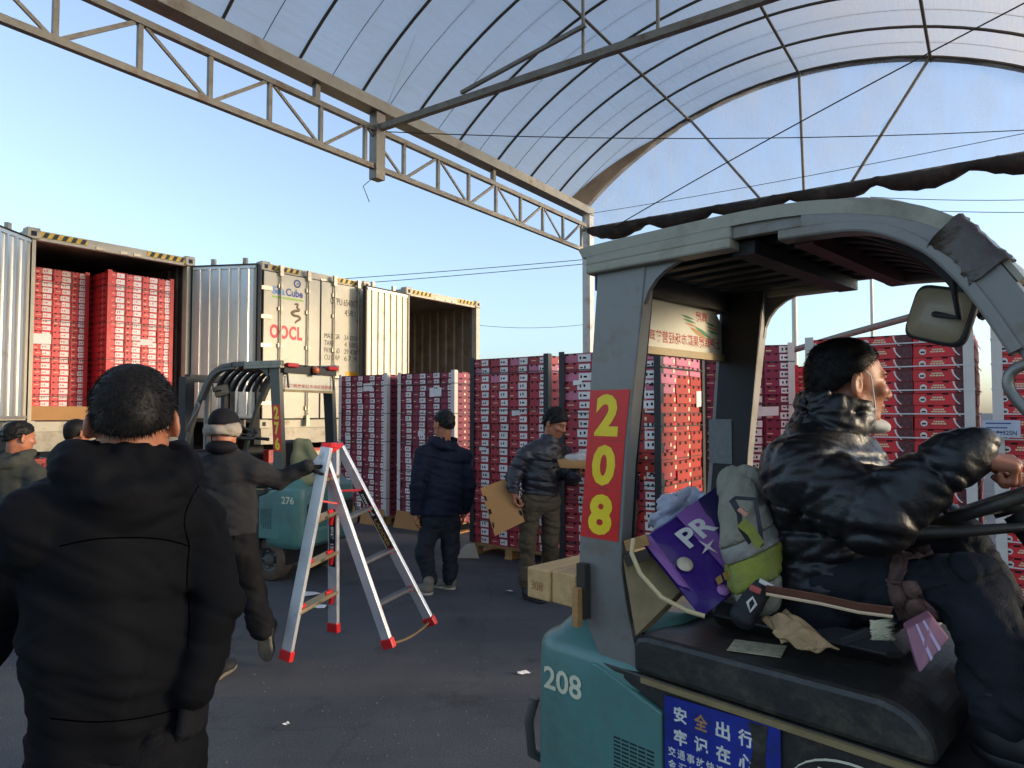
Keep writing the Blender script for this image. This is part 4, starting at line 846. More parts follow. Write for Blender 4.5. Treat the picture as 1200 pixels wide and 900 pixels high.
    for k, ch in enumerate(num):
        zt, zb = zs[k], zs[k + 1] + .001
        q = [(edge(L, zb) + .004, zb), (edge(Rr, zb) - .012, zb), (edge(Rr, zt) - .012, zt), (edge(L, zt) + .004, zt)]
        stk = MB().prism([(x, yn, z) for x, z in q], (0, near * .0012, 0)).build('number_sticker', st_red, f)
        cx = (q[0][0] + q[1][0]) / 2; w_ = (q[1][0] - q[0][0]) * .62
        text('digit', ch, st_yel, stk, (cx - near * -1 * w_ / 2 if near < 0 else cx + w_ / 2, yn + near * .0014, zb + .012), xd=(1 if near < 0 else -1, 0, 0), up=(.105, 0, 1), width=w_, height=zt - zb - .024, bold=.045)
    text('side_number', num, st_cream, f, (-.345 if near < 0 else -.19, near * .4285, .765), xd=(1 if near < 0 else -1, 0, -.0), up=(0, 0, 1), width=.155, height=.072, bold=.02, depth=.0008)
    return f

LOC208 = (.65, 2.29, 0)
f208 = forklift('teal forklift numbered 208 filling the right foreground with a driver at the wheel', LOC208, R(-45), '208', -1)
f276 = forklift('teal forklift numbered 276 standing behind the man with the stepladder', (-2.20, 7.05, 0), math.atan2(.42, -.9), '276', 1, M('dark_grey_guard_paint', '#56544d', .5, .1, .15, 6, .06, 60, ('#6e5c3c', .2, 8)), .72, False)
# things that only the near one carries
NY = -.4315
bb = MB().prism([(.106, NY, .40), (.106, NY, .872), (.43, NY, .884), (.43, NY, .40)], (0, -.003, 0)).build('notice_board', st_blue, f208)
def bt(s_, x, z, w, h, m=st_white, b_=.03): text('lettering', s_, m, bb, (x, NY - .0032, z), width=w, height=h, bold=b_)
for i, ch in enumerate('安全出行'): bt(ch, .136 + i * .062, .812, .040, .042, st_white if i != 1 else sign_o)
for i, ch in enumerate('牢记在心'): bt(ch, .136 + i * .062, .752, .040, .042)
for i, ch in enumerate('交通事故快速报警'): bt(ch, .118 + i * .0285, .716, .0235, .025, st_white, .015)
for i, ch in enumerate('金汇派出所宣'): bt(ch, .118 + i * .032, .682, .024, .025, st_white, .015)
for i, ch in enumerate('电话'): bt(ch, .16 + i * .06, .640, .028, .028, st_white, .02)
MB().prism([(.345, NY - .0036, .70), (.35, NY - .0036, .76), (.362, NY - .0036, .82), (.35, NY - .0036, .878), (.40, NY - .0036, .8805), (.392, NY - .0036, .80), (.40, NY - .0036, .70), (.385, NY - .0036, .66), (.36, NY - .0036, .67)], (0, -.0006, 0)).build('torn_patch', black_pl, bb)
text('lettering', 'Baoli', st_cream, f208, (.500, NY - .001, .722), up=(.0, 0, 1), width=.19, height=.105, bold=.03, shear=.25)
sw_ = MB(); 
for i in range(14):
    a0, a1 = R(165 - i * 10), R(155 - i * 10); 
    def e_(a, d): return (.60 + (.155 + d) * math.cos(a), NY - .0016, .755 + (.10 + d) * math.sin(a))
    th = .006 * math.sin(math.pi * (i + .5) / 14)
    sw_.add([e_(a0, 0), e_(a1, 0), e_(a1, th), e_(a0, th)], [(0, 1, 2, 3)])
sw_.build('swoosh_mark', st_cream, f208, fix=False)
pth = spline([(.790, -.41, 2.024), (.83, -.41, 1.979), (.868, -.41, 1.926)], 6); rgt = random.Random(5); rgs = []
for i, p_ in enumerate(pth):
    d_ = (pth[min(i + 1, len(pth) - 1)] - pth[max(i - 1, 0)]).normalized(); n_ = d_.cross(Vector((0, 1, 0))).normalized(); fl = .004 * abs(i - 6) / 6
    rgs.append([p_ + Vector((0, 1, 0)) * ((.030 + fl + rgt.uniform(-.003, .003)) * math.copysign(abs(math.cos(t)) ** .45, math.cos(t))) + n_ * (.006 + (.044 + fl + rgt.uniform(-.0035, .0035)) * math.copysign(abs(math.sin(t)) ** .45, math.sin(t))) + d_ * rgt.uniform(-.004, .004) for t in [2 * math.pi * k / 20 + .1 for k in range(20)]])
tp = MB().loft(rgs).build('tape_wrap', M('dark_brown_tape', '#43372d', .3, 0, .35, 12, .5, 22), f208)
MB().prism([(.27, -.39, 1.0215), (.395, -.345, 1.0225), (.37, -.25, 1.0225), (.245, -.295, 1.0215)], (0, 0, .0012)).build('hood_sticker', M('yellowed_sticker', '#cfc5a0', .5, 0, .12, 20, 0, 60, ('#4b4636', .3, 60)), f208)
MB().box(.235, .33, .353 - .001, .359, 1.45, 1.62).build('pillar_label', M('grey_pillar_label', '#6d706e', .5, 0, .2, 60), f208).location = (-.42, 0, 0)

# ================================================================ PEOPLE
def skin_mat(name, col, red=.08):
    m = M(name, col, .5, 0, .12, 30, .08, 220); b = m.node_tree.nodes['Principled BSDF']
    b.inputs['Subsurface Weight'].default_value = red; b.inputs['Subsurface Radius'].default_value = (1, .35, .2); b.inputs['Subsurface Scale'].default_value = .012; return m
skin = skin_mat('warm_skin', '#a5694c'); skin_d = skin_mat('tanned_skin', '#96593d')
hair_m = M('black_hair', '#0e0b09', .6, 0, .3, 60, .08, 150, spec=.25); lip_m = M('lip', '#7d4238', .5, 0, .1); eye_w = M('dark_eye', '#1a1210', .2, 0, .1)
def cloth(name, col, rough=.85, bump=.35, bs=180, var=.2, sc=10, **k): k.setdefault('spec', .16); return M(name, col, rough, 0, var, sc, bump, bs, **k)
navy = cloth('near_black_navy_shell', '#090a0e', .9, .12, 420, .25, 5); navy2 = cloth('navy_parka', '#1a1e2d', .7); charcoal = cloth('charcoal_knit', '#2a2a2c', .95, .6, 240); olive = cloth('olive_trousers', '#54493a', .85); dkjeans = cloth('dark_jeans', '#272b31', .85, .4, 260)
black_tr = cloth('black_trousers', '#0e0e11', .8); grey_green = cloth('grey_green_coat', '#3f403a', .8); brown_j = cloth('brown_coat', '#45342b', .8); cap_m = cloth('black_cap', '#17161b', .8, .4, 260); fleece = cloth('grey_fleece_band', '#8f857a', .95, .6, 150)
puffer = M('glossy_black_puffer', '#131315', .44, 0, .25, 7, .3, 45, rvar=.12, spec=.5); puffer2 = M('dark_grey_puffer', '#24242a', .42, 0, .25, 7, .3, 30)
shoe_k = M('black_shoe', '#151517', .55, 0, .2, 20); sole_w = M('off_white_sole', '#b5ab98', .7, 0, .15, 12, 0, 60, ('#6b6152', .25, 20)); shoe_g = M('grey_beige_trainer', '#6f675a', .75, 0, .2, 20); glove_m = cloth('dark_glove', '#1c1b1e')
V = Vector
def basis(F, U=(0, 0, 1)):
    F = V(F).normalized(); U = V(U); Rr = F.cross(U).normalized(); U = Rr.cross(F).normalized(); return F, Rr, U
def head(b, c, F, U=(0, 0, 1), s=1.):
    F, Rr, U = basis(F, U); c = V(c)
    def p(f, r_, u): return c + (F * f + Rr * r_ + U * u) * s
    A = (F, Rr, U)
    b.el(p(-.014, 0, .036), (.098 * s, .078 * s, .086 * s), A, .02)
    b.el(p(.030, 0, -.035), (.066 * s, .063 * s, .085 * s), A, .03)
    b.el(p(.066, 0, -.098), (.024 * s, .028 * s, .020 * s), A, .025)
    for r_ in (-1, 1):
        b.rc(p(.0, .052 * r_, -.055), p(.055, .024 * r_, -.096), .022 * s, .018 * s, .025)
        b.el(p(.070, .042 * r_, -.018), (.022 * s, .024 * s, .018 * s), A, .02)
    b.el(p(.078, 0, .030), (.018 * s, .050 * s, .013 * s), A, .018)
    for r_ in (-1, 1): b.el(p(.093, .031 * r_, .008), (.014 * s, .017 * s, .011 * s), A, .012, True)
    for r_ in (-1, 1): b.el(p(.079, .031 * r_, .006), (.013 * s, .014 * s, .009 * s), A, .006)
    b.rc(p(.092, 0, .012), p(.112, 0, -.026), .009 * s, .013 * s, .010)
    for r_ in (-1, 1): b.el(p(.100, .014 * r_, -.031), (.012 * s, .009 * s, .008 * s), A, .008)
    b.rc(p(.090, -.018, -.060), p(.090, .018, -.060), .0075 * s, .0075 * s, .007); b.rc(p(.087, -.015, -.073), p(.087, .015, -.073), .008 * s, .008 * s, .007)
    for r_ in (-1, 1):
        e = [(F * .88 + Rr * -.42 * r_).normalized(), None, None]; e[2] = (U * .96 - F * .25).normalized(); e[1] = e[2].cross(e[0]).normalized()
        b.el(p(-.012, .087 * r_, -.008), (.020 * s, .010 * s, .034 * s), e, .006); b.el(p(-.008, .097 * r_, -.008), (.009 * s, .006 * s, .017 * s), e, .005, True); b.el(p(-.004, .078 * r_, -.030), (.009 * s, .008 * s, .009 * s), e, .005)
    return p
def hand(b, w, d, n, t, curl=(.35, .5, .4), s=1., k=.005, spread=.0):
    """palm, four unequal fingers bending toward the palm normal n, thumb on side t"""
    w = V(w); d = V(d).normalized(); n = V(n); n = (n - d * n.dot(d)).normalized(); x = d.cross(n).normalized()
    if x.dot(V(t)) < 0: x = -x               # x points to the thumb side
    b.rc(w - d * .02, w + d * .02, .025 * s, .026 * s, .02)
    for i in range(4):
        o = (1.5 - i) * .0205 * s; ba = w + d * ((.088, .092, .088, .078)[i] * s) + x * o
        b.rc(w + d * .012 * s + x * o * .7, ba, .015 * s, .0118 * s, .012)
        q = ba; a = 0; r_ = (.0102, .0104, .0100, .0088)[i] * s
        for L_, c_, f in zip((.043, .027, .021), curl, (1, .93, .84)):
            L_ *= (1, 1.08, 1.0, .8)[i] * s; a += c_ * (1 + .08 * i)
            dd = d * math.cos(a) + n * math.sin(a) + x * spread * (1.5 - i); e = q + dd.normalized() * L_; b.rc(q, e, r_ * f, r_ * f * .92, k); q = e
    tb = w + d * .022 * s + x * .024 * s + n * .006
    for L_, dd, r_ in ((.042, d * .62 + x * .62 + n * .42, .0135), (.031, d * .86 + x * .12 + n * .5, .0112), (.025, d * .9 - x * .1 + n * .42, .0098)):
        e = tb + dd.normalized() * L_ * s; b.rc(tb, e, r_ * s, r_ * .88 * s, .007 if r_ > .012 else k); tb = e
def plane_clip(pt, nrm):
    pt = np.array(pt, float); nrm = np.array(V(nrm).normalized(), float)
    def f(D, lo, h):
        ax = [lo[i] + h * np.arange(D.shape[i]) - pt[i] for i in range(3)]
        return np.maximum(D, ax[0][:, None, None] * nrm[0] + ax[1][None, :, None] * nrm[1] + ax[2][None, None, :] * nrm[2])
    return f
def adopt(o, root): o.parent = root; o.matrix_parent_inverse = Matrix.Translation(-root.location); return o
def strands(me, root, n, L_, F, seed, mat=hair_m):   # short straight hair lying close
    rg = np.random.RandomState(seed); nv = len(me.vertices); co = np.empty(nv * 3); me.vertices.foreach_get('co', co); co = co.reshape(-1, 3); no = np.empty(nv * 3); me.vertex_normals.foreach_get('vector', no); no = no.reshape(-1, 3)
    i = rg.randint(0, nv, n); p = co[i] + rg.normal(size=(n, 3)) * .002; d = no[i] + rg.normal(size=(n, 3)) * .14 + np.array([0, 0, -1.2]) ; d /= np.linalg.norm(d, axis=1)[:, None]
    sd = np.cross(d, rg.normal(size=(n, 3))); sd /= np.linalg.norm(sd, axis=1)[:, None]; l = L_ * rg.uniform(.6, 1.3, n)[:, None]
    m = MB(); a = p - no[i] * .003 - sd * .0007; b = p - no[i] * .003 + sd * .0007; t = p + d * l
    vs = np.stack([a, b, t], 1).reshape(-1, 3); m.v = vs.tolist(); m.f = [(3 * k, 3 * k + 1, 3 * k + 2) for k in range(n)]; m.m = [0] * n; m.sm = [False] * n
    o = m.build('hair_strands', mat, None, fix=False); o['kind'] = 'stuff'; adopt(o, root)
def hair_cap(root, p, F, Rr, U, c, s=1., h=.006, nape=(-.075, -.055), brow=(.088, .068), thick=.008, n=0, seed=1, amp=.004):
    hs = Soft(h); A = (F, Rr, U)
    hs.el(p(-.016, 0, .036), ((.099 + thick) * s, (.079 + thick) * s, (.087 + thick * 1.3) * s), A, .02); hs.el(p(-.05, 0, -.02), ((.052 + thick) * s, (.060 + thick) * s, .055 * s), A, .03)
    hs.wrinkle(amp, 90, seed)
    a = p(nape[0], 0, nape[1]); b_ = p(brow[0], 0, brow[1]); d = (b_ - a).normalized(); nr = d.cross(Rr).normalized()
    if nr.dot(U) > 0: nr = -nr
    o = hs.build('hair', hair_m, None, plane_clip(a, nr)); adopt(o, root)
    if n: strands(o.data, root, n, .011, F, seed)
    return o
def shoe(root, heel, toe, up, upper, sole, h=.008, w=.043):
    heel, toe = V(heel), V(toe); d = (toe - heel).normalized(); up = V(up); up = (up - d * up.dot(d)).normalized(); L_ = (toe - heel).length; sd = d.cross(up)
    b = Soft(h); b.el(heel + d * .05 + up * .05, (.055, w * .92, .052), (d, sd, up), .02); b.el(heel + d * (L_ - .07) + up * .035, (.085, w * 1.08, .040), (d, sd, up), .02); b.rc(heel + d * .06 + up * .05, heel + d * (L_ - .08) + up * .038, .044, .040, .03); b.rc(heel + d * .045 + up * .06, heel + d * .04 + up * .12, .045, .05, .02)
    o = adopt(b.build('shoe', upper, None, plane_clip(heel + up * .012, -up)), root)
    b = Soft(h * .8); 
    b.el(heel + d * .055 + up * .016, (.062, w, .030), (d, sd, up), .01); b.el(heel + d * (L_ - .075) + up * .016, (.092, w * 1.13, .028), (d, sd, up), .03); b.rc(heel + d * .06 + up * .014, heel + d * (L_ - .1) + up * .014, .036, .038, .02)
    def cl(D, lo, hh): return plane_clip(heel + up * .032, up)(plane_clip(heel, -up)(D, lo, hh), lo, hh)
    so = b.build('sole', sole, None, cl); adopt(so, root)
    return o

def person(label, J, top, bottom, shoes=(shoe_k, shoe_k), sk=skin, res=.012, bres=.009, quilt=None, hood=False, collar=True, tw=(.185, .125), hemw=(.19, .13), hem=None, gloves=None, hairn=0, hairk={}, wr=(.006, 16), torso_side=None, face=True, curls=None, hands=None, hair=True, slv=(.070, .058, .046), legr=(.098, .072, .056), sleeve_q=None, hs=1., ak=.016, cuff=.03, cr=(.006, 11)):
    c = V(J['head']); F, Rr, U = basis(J['hf'], J.get('hu', (0, 0, 1)))
    base = V((J['hip'].x, J['hip'].y, 0)); root = thing('person', label, 'person', base, 0, 'people in the yard')
    shR, shL, hip, neck = V(J['shR']), V(J['shL']), V(J['hip']), V(J['neck'])
    sd = (shR - shL).normalized(); ch = (shR + shL) / 2
    b = Soft(bres); p = head(b, c, F, U, hs)
    b.rc(p(-.022, 0, -.06), neck, .054 * hs, .062, .03); b.rc(neck, (shR * .8 + neck * .2), .05, .05, .04); b.rc(neck, (shL * .8 + neck * .2), .05, .05, .04)
    b.ec(ch - V((0, 0, .05)), hip, sd, (.15, .095), (.14, .10), .05)
    for s in 'RL':
        sh, el, wr_ = V(J['sh' + s]), V(J['el' + s]), V(J['wr' + s]); b.rc(sh, el, .045, .037, .02); b.rc(el, wr_, .038, .026, .02)
        hd = (J.get('hd' + s) or (wr_ - el)); hn = J.get('hn' + s) or V((0, 0, -1)); ht = J.get('ht' + s) or F
        hand(b, wr_ + V(hd).normalized() * .025, hd, hn, ht, (curls or {}).get(s, (.35, .5, .4)))
        if gloves and s in gloves:
            g = Soft(bres); hand(g, wr_ + V(hd).normalized() * .025, hd, hn, ht, (curls or {}).get(s, (.35, .5, .4)), 1.08); adopt(g.build('glove', glove_m), root)
        hp, kn, an = V(J['hip' + s]), V(J['kn' + s]), V(J['an' + s]); b.rc(hp, kn, .075, .05, .03); b.rc(kn, an, .05, .036, .02)
    adopt(b.build('body', sk), root)
    if face:
        for r_ in (-1, 1):
            e = Soft(.0025 if bres < .008 else .004); e.el(p(.0875, .031 * r_, .0065), (.0065 * hs, .013 * hs, .0038 * hs), (F, Rr, U)); adopt(e.build('eye', eye_w), root)
            e = Soft(.003 if bres < .008 else .004); e.rc(p(.093, .014 * r_, .028), p(.083, .05 * r_, .030), .0045, .003); adopt(e.build('eyebrow', hair_m), root)
    if hair: hair_cap(root, p, F, Rr, U, c, hs, max(.005, bres * .7), n=hairn, **hairk)
    # jacket
    j = Soft(res); hm = V(hem) if hem is not None else hip
    wa = ch.lerp(hm, .55); q = quilt
    up_ = (ch - hm).normalized()
    j.ec(ch - up_ * .02, wa, sd, tw, (tw[0] * .98, tw[1] * 1.02), .05, q); j.ec(wa, hm - up_ * .04, sd, (tw[0] * .98, tw[1] * 1.02), hemw, .05, q)
    j.rc(neck - up_ * .02, shR, .075, slv[0], .05); j.rc(neck - up_ * .02, shL, .075, slv[0], .05)
    sq = sleeve_q or q
    for s in 'RL':
        sh, el, wr_ = V(J['sh' + s]), V(J['el' + s]), V(J['wr' + s]); we = wr_ + (wr_ - el).normalized() * cuff; j.rc(sh, el, slv[0], slv[1], ak, sq); j.rc(el, wr_ if cuff > .04 else we, slv[1], slv[2], ak, sq)
        if cuff > .04: j.rc(wr_, we, slv[2] * .98, slv[2] * .74, .02)
    for s in 'RL':
        pass
    if collar: 
        for k in range(10):
            a = 2 * math.pi * k / 10; j.rc(neck + (sd * math.cos(a) * .068 + sd.cross(up_) * math.sin(a) * .066) + up_ * .0, neck + (sd * math.cos(a) * .066 + sd.cross(up_) * math.sin(a) * .063) + up_ * .052, .018, .014, .018)
    if hood:
        bk = sd.cross(up_); bk = bk if bk.dot(F if 'bf' not in J else V(J['bf'])) < 0 else -bk
        for k in range(9):
            a = R(-20 + 220 * k / 8); r_ = .108
            pa = neck + sd * math.cos(a) * r_ * 1.0 + bk * (.02 + math.sin(a) * .085) + up_ * (.035 - .055 * max(0, math.sin(a)))
            sl = (up_ * .80 - (sd * math.cos(a) + bk * max(0, math.sin(a))) * .60).normalized(); ou = (sd * math.cos(a) + bk * max(.1, math.sin(a)) + up_ * .4); ou = (ou - sl * ou.dot(sl)).normalized(); tg = sl.cross(ou)
            s3 = max(0, math.sin(a)); j.el(pa - up_ * .012 * s3, (.055, .020, .036 + .016 * s3), (tg, ou, sl), .022)
            j.el(pa - sl * (.030 * s3 - .012) + ou * .014, (.055, .012, .020 + .010 * s3), (tg, ou, sl), .010)
    j.wrinkle(wr[0], wr[1], 3, (.8, .8, 1.5)); j.wrinkle(wr[0] * .5, wr[1] * 2.4, 5, (1, 1, 1.4))
    j.crease(cr[0], cr[1], 7, (.8, .8, 1.5)); j.crease(cr[0] * .55, cr[1] * 2.2, 8, (.8, .8, 1.4))
    adopt(j.build('jacket', top, None, plane_clip(hm, -up_) if hem is not None else None), root)
    # trousers
    t = Soft(res); t.ec(hip + V((0, 0, .05)), hip - V((0, 0, .04)), sd, (.165, .115), (.17, .12), .05)
    for s in 'RL':
        hp, kn, an = V(J['hip' + s]), V(J['kn' + s]), V(J['an' + s]); t.rc(hp, kn, legr[0], legr[1], .04); t.rc(kn, an, legr[1], legr[2], .03)
    t.wrinkle(.007, 20, 11, (.8, .8, 1.8)); t.crease(.008, 13, 21, (.7, .7, 1.8)); t.crease(.004, 30, 22, (.7, .7, 1.6)); adopt(t.build('trousers', bottom), root)
    for s in 'RL':
        if 'to' + s in J: shoe(root, J['he' + s], J['to' + s], J.get('fu' + s, (0, 0, 1)), *shoes, h=max(.006, res * .7))
    return root, p, (F, Rr, U), sd, up_

# --- man in the foreground, seen from behind
D0 = 1.5
J = dict(head=at(157, 493, D0), hf=(-.40, .95, -.08), neck=at(153, 554, D0 - .01), shR=at(222, 612, D0 + .06), shL=at(48, 616, D0 - .10), elR=at(256, 702, D0 + .03), elL=at(-12, 716, D0 - .03), wrR=at(232, 790, D0 - .01), hdR=V((-.12, .05, -1)), wrL=at(-60, 840, D0 - .02),
    hip=at(135, 880, D0), hipR=at(182, 900, D0), hipL=at(95, 900, D0))
J.update(knR=V((J['hipR'].x + .02, D0 + .06, .48)), knL=V((J['hipL'].x - .02, D0 - .03, .48)), anR=V((J['hipR'].x + .03, D0 + .02, .1)), anL=V((J['hipL'].x - .03, D0 - .12, .1)), hnR=V((-1, .2, 0)), hnL=V((1, .2, 0)), htR=V((0, 1, 0)), htL=V((0, 1, 0)))
for s in 'RL': J['he' + s] = V((J['an' + s].x, J['an' + s].y - .05, 0)); J['to' + s] = J['he' + s] + V((.02, .27, 0))
near_man, p, ax, sd, up_ = person('man in near black hooded jacket seen from behind at close range, short hair', J, navy, black_tr, res=.008, bres=.005, hood=True, hem=at(135, 868, D0), tw=(.172, .125), hemw=(.160, .125), gloves='R', cr=(.0065, 10), hairn=9000, hairk=dict(nape=(-.085, -.034), brow=(.088, .072), thick=.008, amp=.0012), slv=(.077, .058, .047), wr=(.007, 13), face=True, hs=.93)

# --- man carrying the stepladder
D1 = 4.4
J = dict(head=at(263, 503, D1), hf=(.05, 1, -.1), neck=at(264, 533, D1), shR=at(298, 552, D1), shL=at(234, 552, D1), elR=at(327, 562, D1 + .12), elL=at(224, 603, D1), wrR=at(355, 549, D1 + .10), wrL=at(232, 645, D1 + .1), hip=at(266, 634, D1), hipR=at(281, 640, D1), hipL=at(252, 640, D1),
    knR=at(295, 694, D1 + .1), anR=at(307, 736, D1 + .02), knL=at(256, 705, D1 + .06), anL=at(256, 764, D1 - .05), heR=at(308, 742, D1 + .0), toR=at(312, 775, D1 + .10), fuR=(0, 1, .35), heL=V((-1.84, 4.22, 0)), toL=V((-1.80, 4.48, 0)),
    hdR=V((.9, .3, .15)), hnR=V((.1, .2, -1)), htR=V((0, -1, 0)), hnL=V((1, 0, 0)))
man2, p, (F, Rr, U), sd, up_ = person('man in charcoal cardigan, black cap and grey fleece ear band holding the stepladder', J, charcoal, black_tr, (shoe_k, M('grey_worn_sole', '#5b574f', .8, 0, .3, 16)), hem=at(266, 625, D1), tw=(.19, .125), hemw=(.175, .13), gloves='R', curls={'R': (.9, 1.0, .7)}, hair=False, wr=(.008, 17), slv=(.076, .068, .05), legr=(.108, .088, .07))
cp = Soft(.007); cp.el(p(-.014, 0, .045), (.112, .093, .092), (F, Rr, U)); cp.wrinkle(.002, 40); adopt(cp.build('cap', cap_m, None, plane_clip(p(0, 0, .012), -(U * .97 + F * .1))), man2)
cp = Soft(.006); cp.el(p(.10, 0, .03), (.07, .075, .008), (F, Rr, U)); adopt(cp.build('cap_peak', cap_m), man2)
bd = Soft(.007)
for k in range(13):
    a = R(-100 + 200 * k / 12); bd.el(p(-.016 - math.cos(a) * .096, math.sin(a) * .090, -.014 + .012 * abs(math.sin(a)) ** 3), (.026, .026, .030 + .016 * abs(math.sin(a)) ** 4), (F, Rr, U), .02)
bd.wrinkle(.003, 60); adopt(bd.build('ear_band', fleece), man2)
sc_ = Soft(.008); sc_.el(p(-.024, 0, -.118), (.092, .098, .050), (F, Rr, U), .02); adopt(sc_.build('scarf', cap_m), man2)

# --- man in the navy parka, centre
D2 = 6.3
J = dict(head=at(520, 497, D2), hf=(-.72, .66, -.1), bf=(-.45, .9, 0), neck=at(519, 520, D2), shR=at(543, 535, D2 + .12), shL=at(496, 534, D2 - .08), elR=at(550, 570, D2 + .1), elL=at(489, 570, D2 - .12), wrR=at(545, 597, D2 + .1), wrL=at(487, 595, D2 - .1), hip=at(517, 606, D2), hipR=at(527, 610, D2 + .04), hipL=at(506, 610, D2 - .04),
    knR=at(528, 645, D2 + .05), anR=at(527, 678, D2 + .10), knL=at(497, 645, D2 - .05), anL=at(503, 678, D2 - .02), hnR=V((-1, 0, 0)), hnL=V((1, .2, 0)), hdL=V((-.05, 0, -1)), htL=V((-.4, .8, 0)))
J['heR'] = V((J['anR'].x + .05, D2 + .08, 0)); J['toR'] = J['heR'] + V((-.22, .13, 0)); J['heL'] = V((J['anL'].x + .04, D2 - .1, 0)); J['toL'] = J['heL'] + V((-.24, .10, 0))
person('man in navy hooded parka and dark jeans facing the maroon stacks', J, navy2, dkjeans, (shoe_g, sole_w), hood=True, hem=at(518, 603, D2), tw=(.195, .14), hemw=(.215, .155), hairk=dict(nape=(-.08, -.05)), slv=(.078, .068, .052), legr=(.10, .08, .066))

# --- worker in the dark puffer with the flattened carton and the fruit tray
D3 = 6.05
J = dict(head=at(651, 496, D3), hf=(.72, -.55, -.42), hu=(.25, -.2, .9), neck=at(644, 518, D3 + .02), shR=at(614, 534, D3 - .08), shL=at(660, 532, D3 + .14), elR=at(602, 560, D3 - .10), elL=at(671, 560, D3 + .02), wrR=at(602, 573, D3 - .16), wrL=at(673, 556, D3 - .18), hip=at(633, 583, D3), hipR=at(622, 588, D3 - .03), hipL=at(645, 588, D3 + .05),
    knR=at(618, 634, D3 - .02), anR=at(617, 684, D3 + .05), knL=at(645, 632, D3 + .08), anL=at(643, 672, D3 + .28), hdR=V((.03, -.05, -1)), hnR=V((.9, .3, 0)), htR=V((.5, -.6, 0)), hdL=V((.75, -.3, .1)), hnL=V((.1, .2, 1)), htL=V((.3, -.8, 0)))
J['heR'] = V((J['anR'].x - .02, D3 + .08, 0)); J['toR'] = J['heR'] + V((.16, -.2, 0)); J['heL'] = V((J['anL'].x - .02, D3 + .34, 0)); J['toL'] = J['heL'] + V((.18, -.17, 0))
person('worker in dark quilted puffer and olive trousers holding a flattened carton and a fruit tray', J, puffer2, olive, (shoe_k, shoe_k), quilt=(.085, .012), hem=at(633, 580, D3), tw=(.185, .13), hemw=(.185, .13), res=.010, bres=.007, curls={'R': (.7, .9, .6), 'L': (.3, .4, .3)}, hairk=dict(brow=(.092, .058), thick=.016, amp=.007, nape=(-.07, -.06)), slv=(.076, .066, .052), legr=(.10, .078, .066), wr=(.004, 24))

# --- colleague hidden behind the number pillar
D4 = 6.25
J = dict(head=at(727, 503, D4), hf=(-.9, .1, -.3), neck=at(731, 526, D4), shR=at(729, 540, D4 + .18), shL=at(730, 540, D4 - .18), elR=at(716, 566, D4 + .2), elL=at(722, 572, D4 - .22), wrR=at(695, 556, D4 + .1), wrL=at(697, 553, D4 - .16), hip=at(734, 592, D4), hipR=at(735, 596, D4 + .09), hipL=at(735, 596, D4 - .09),
    knR=at(733, 640, D4 + .1), anR=at(735, 690, D4 + .12), knL=at(732, 640, D4 - .1), anL=at(735, 692, D4 - .12), hnR=V((0, 0, 1)), hnL=V((0, 0, 1)), hdL=V((-1, .05, .1)), hdR=V((-1, 0, .1)))
for s in 'RL': J['he' + s] = V((J['an' + s].x + .06, J['an' + s].y, 0)); J['to' + s] = J['he' + s] + V((-.26, 0, 0))
person('person in dark coat and olive trousers mostly hidden behind the 208 pillar', J, navy2, olive, hem=at(734, 585, D4), hairk=dict(), slv=(.07, .06, .048), gloves='L')

# --- two men at the left edge
D5 = 5.2
J = dict(head=at(23, 513, D5), hf=(.5, .85, -.15), bf=(.3, .95, 0), neck=at(18, 537, D5), shR=at(40, 556, D5 - .02), shL=at(-14, 554, D5 + .05), elR=at(53, 596, D5 - .05), elL=at(-28, 600, D5), wrR=at(50, 634, D5 + .1), wrL=at(-22, 640, D5 + .1), hip=at(14, 630, D5), hipR=at(26, 636, D5), hipL=at(0, 636, D5))
J.update(knR=J['hipR'] + V((.02, .05, -.38)), knL=J['hipL'] + V((0, 0, -.38)))
for s in 'RL': J['an' + s] = V((J['kn' + s].x, J['kn' + s].y, .09)); J['he' + s] = V((J['kn' + s].x - .03, J['kn' + s].y - .04, 0)); J['to' + s] = J['he' + s] + V((.14, .22, 0))
person('man in grey green hooded coat at the left edge of the picture', J, grey_green, black_tr, hood=True, hem=at(14, 632, D5), hairk=dict(nape=(-.08, -.03)), tw=(.19, .13), slv=(.072, .062, .05))
D6 = 5.9
J = dict(head=at(91, 508, D6), hf=(.5, .85, -.1), neck=at(90, 530, D6), shR=at(116, 546, D6 - .05), shL=at(66, 544, D6 + .05), elR=at(124, 580, D6), elL=at(60, 580, D6), wrR=at(120, 612, D6 + .1), wrL=at(64, 612, D6 + .1), hip=at(92, 608, D6), hipR=at(103, 612, D6), hipL=at(82, 612, D6))
J.update(knR=J['hipR'] + V((.02, .05, -.33)), knL=J['hipL'] + V((0, 0, -.33)))
for s in 'RL': J['an' + s] = V((J['kn' + s].x, J['kn' + s].y, .09)); J['he' + s] = V((J['kn' + s].x - .03, J['kn' + s].y - .04, 0)); J['to' + s] = J['he' + s] + V((.14, .22, 0))
person('man in brown coat with cropped hair beside the foreground man\'s ear', J, brown_j, black_tr, hem=at(92, 606, D6), hairk=dict(thick=.002, amp=.001), sk=skin_d, slv=(.072, .062, .05))

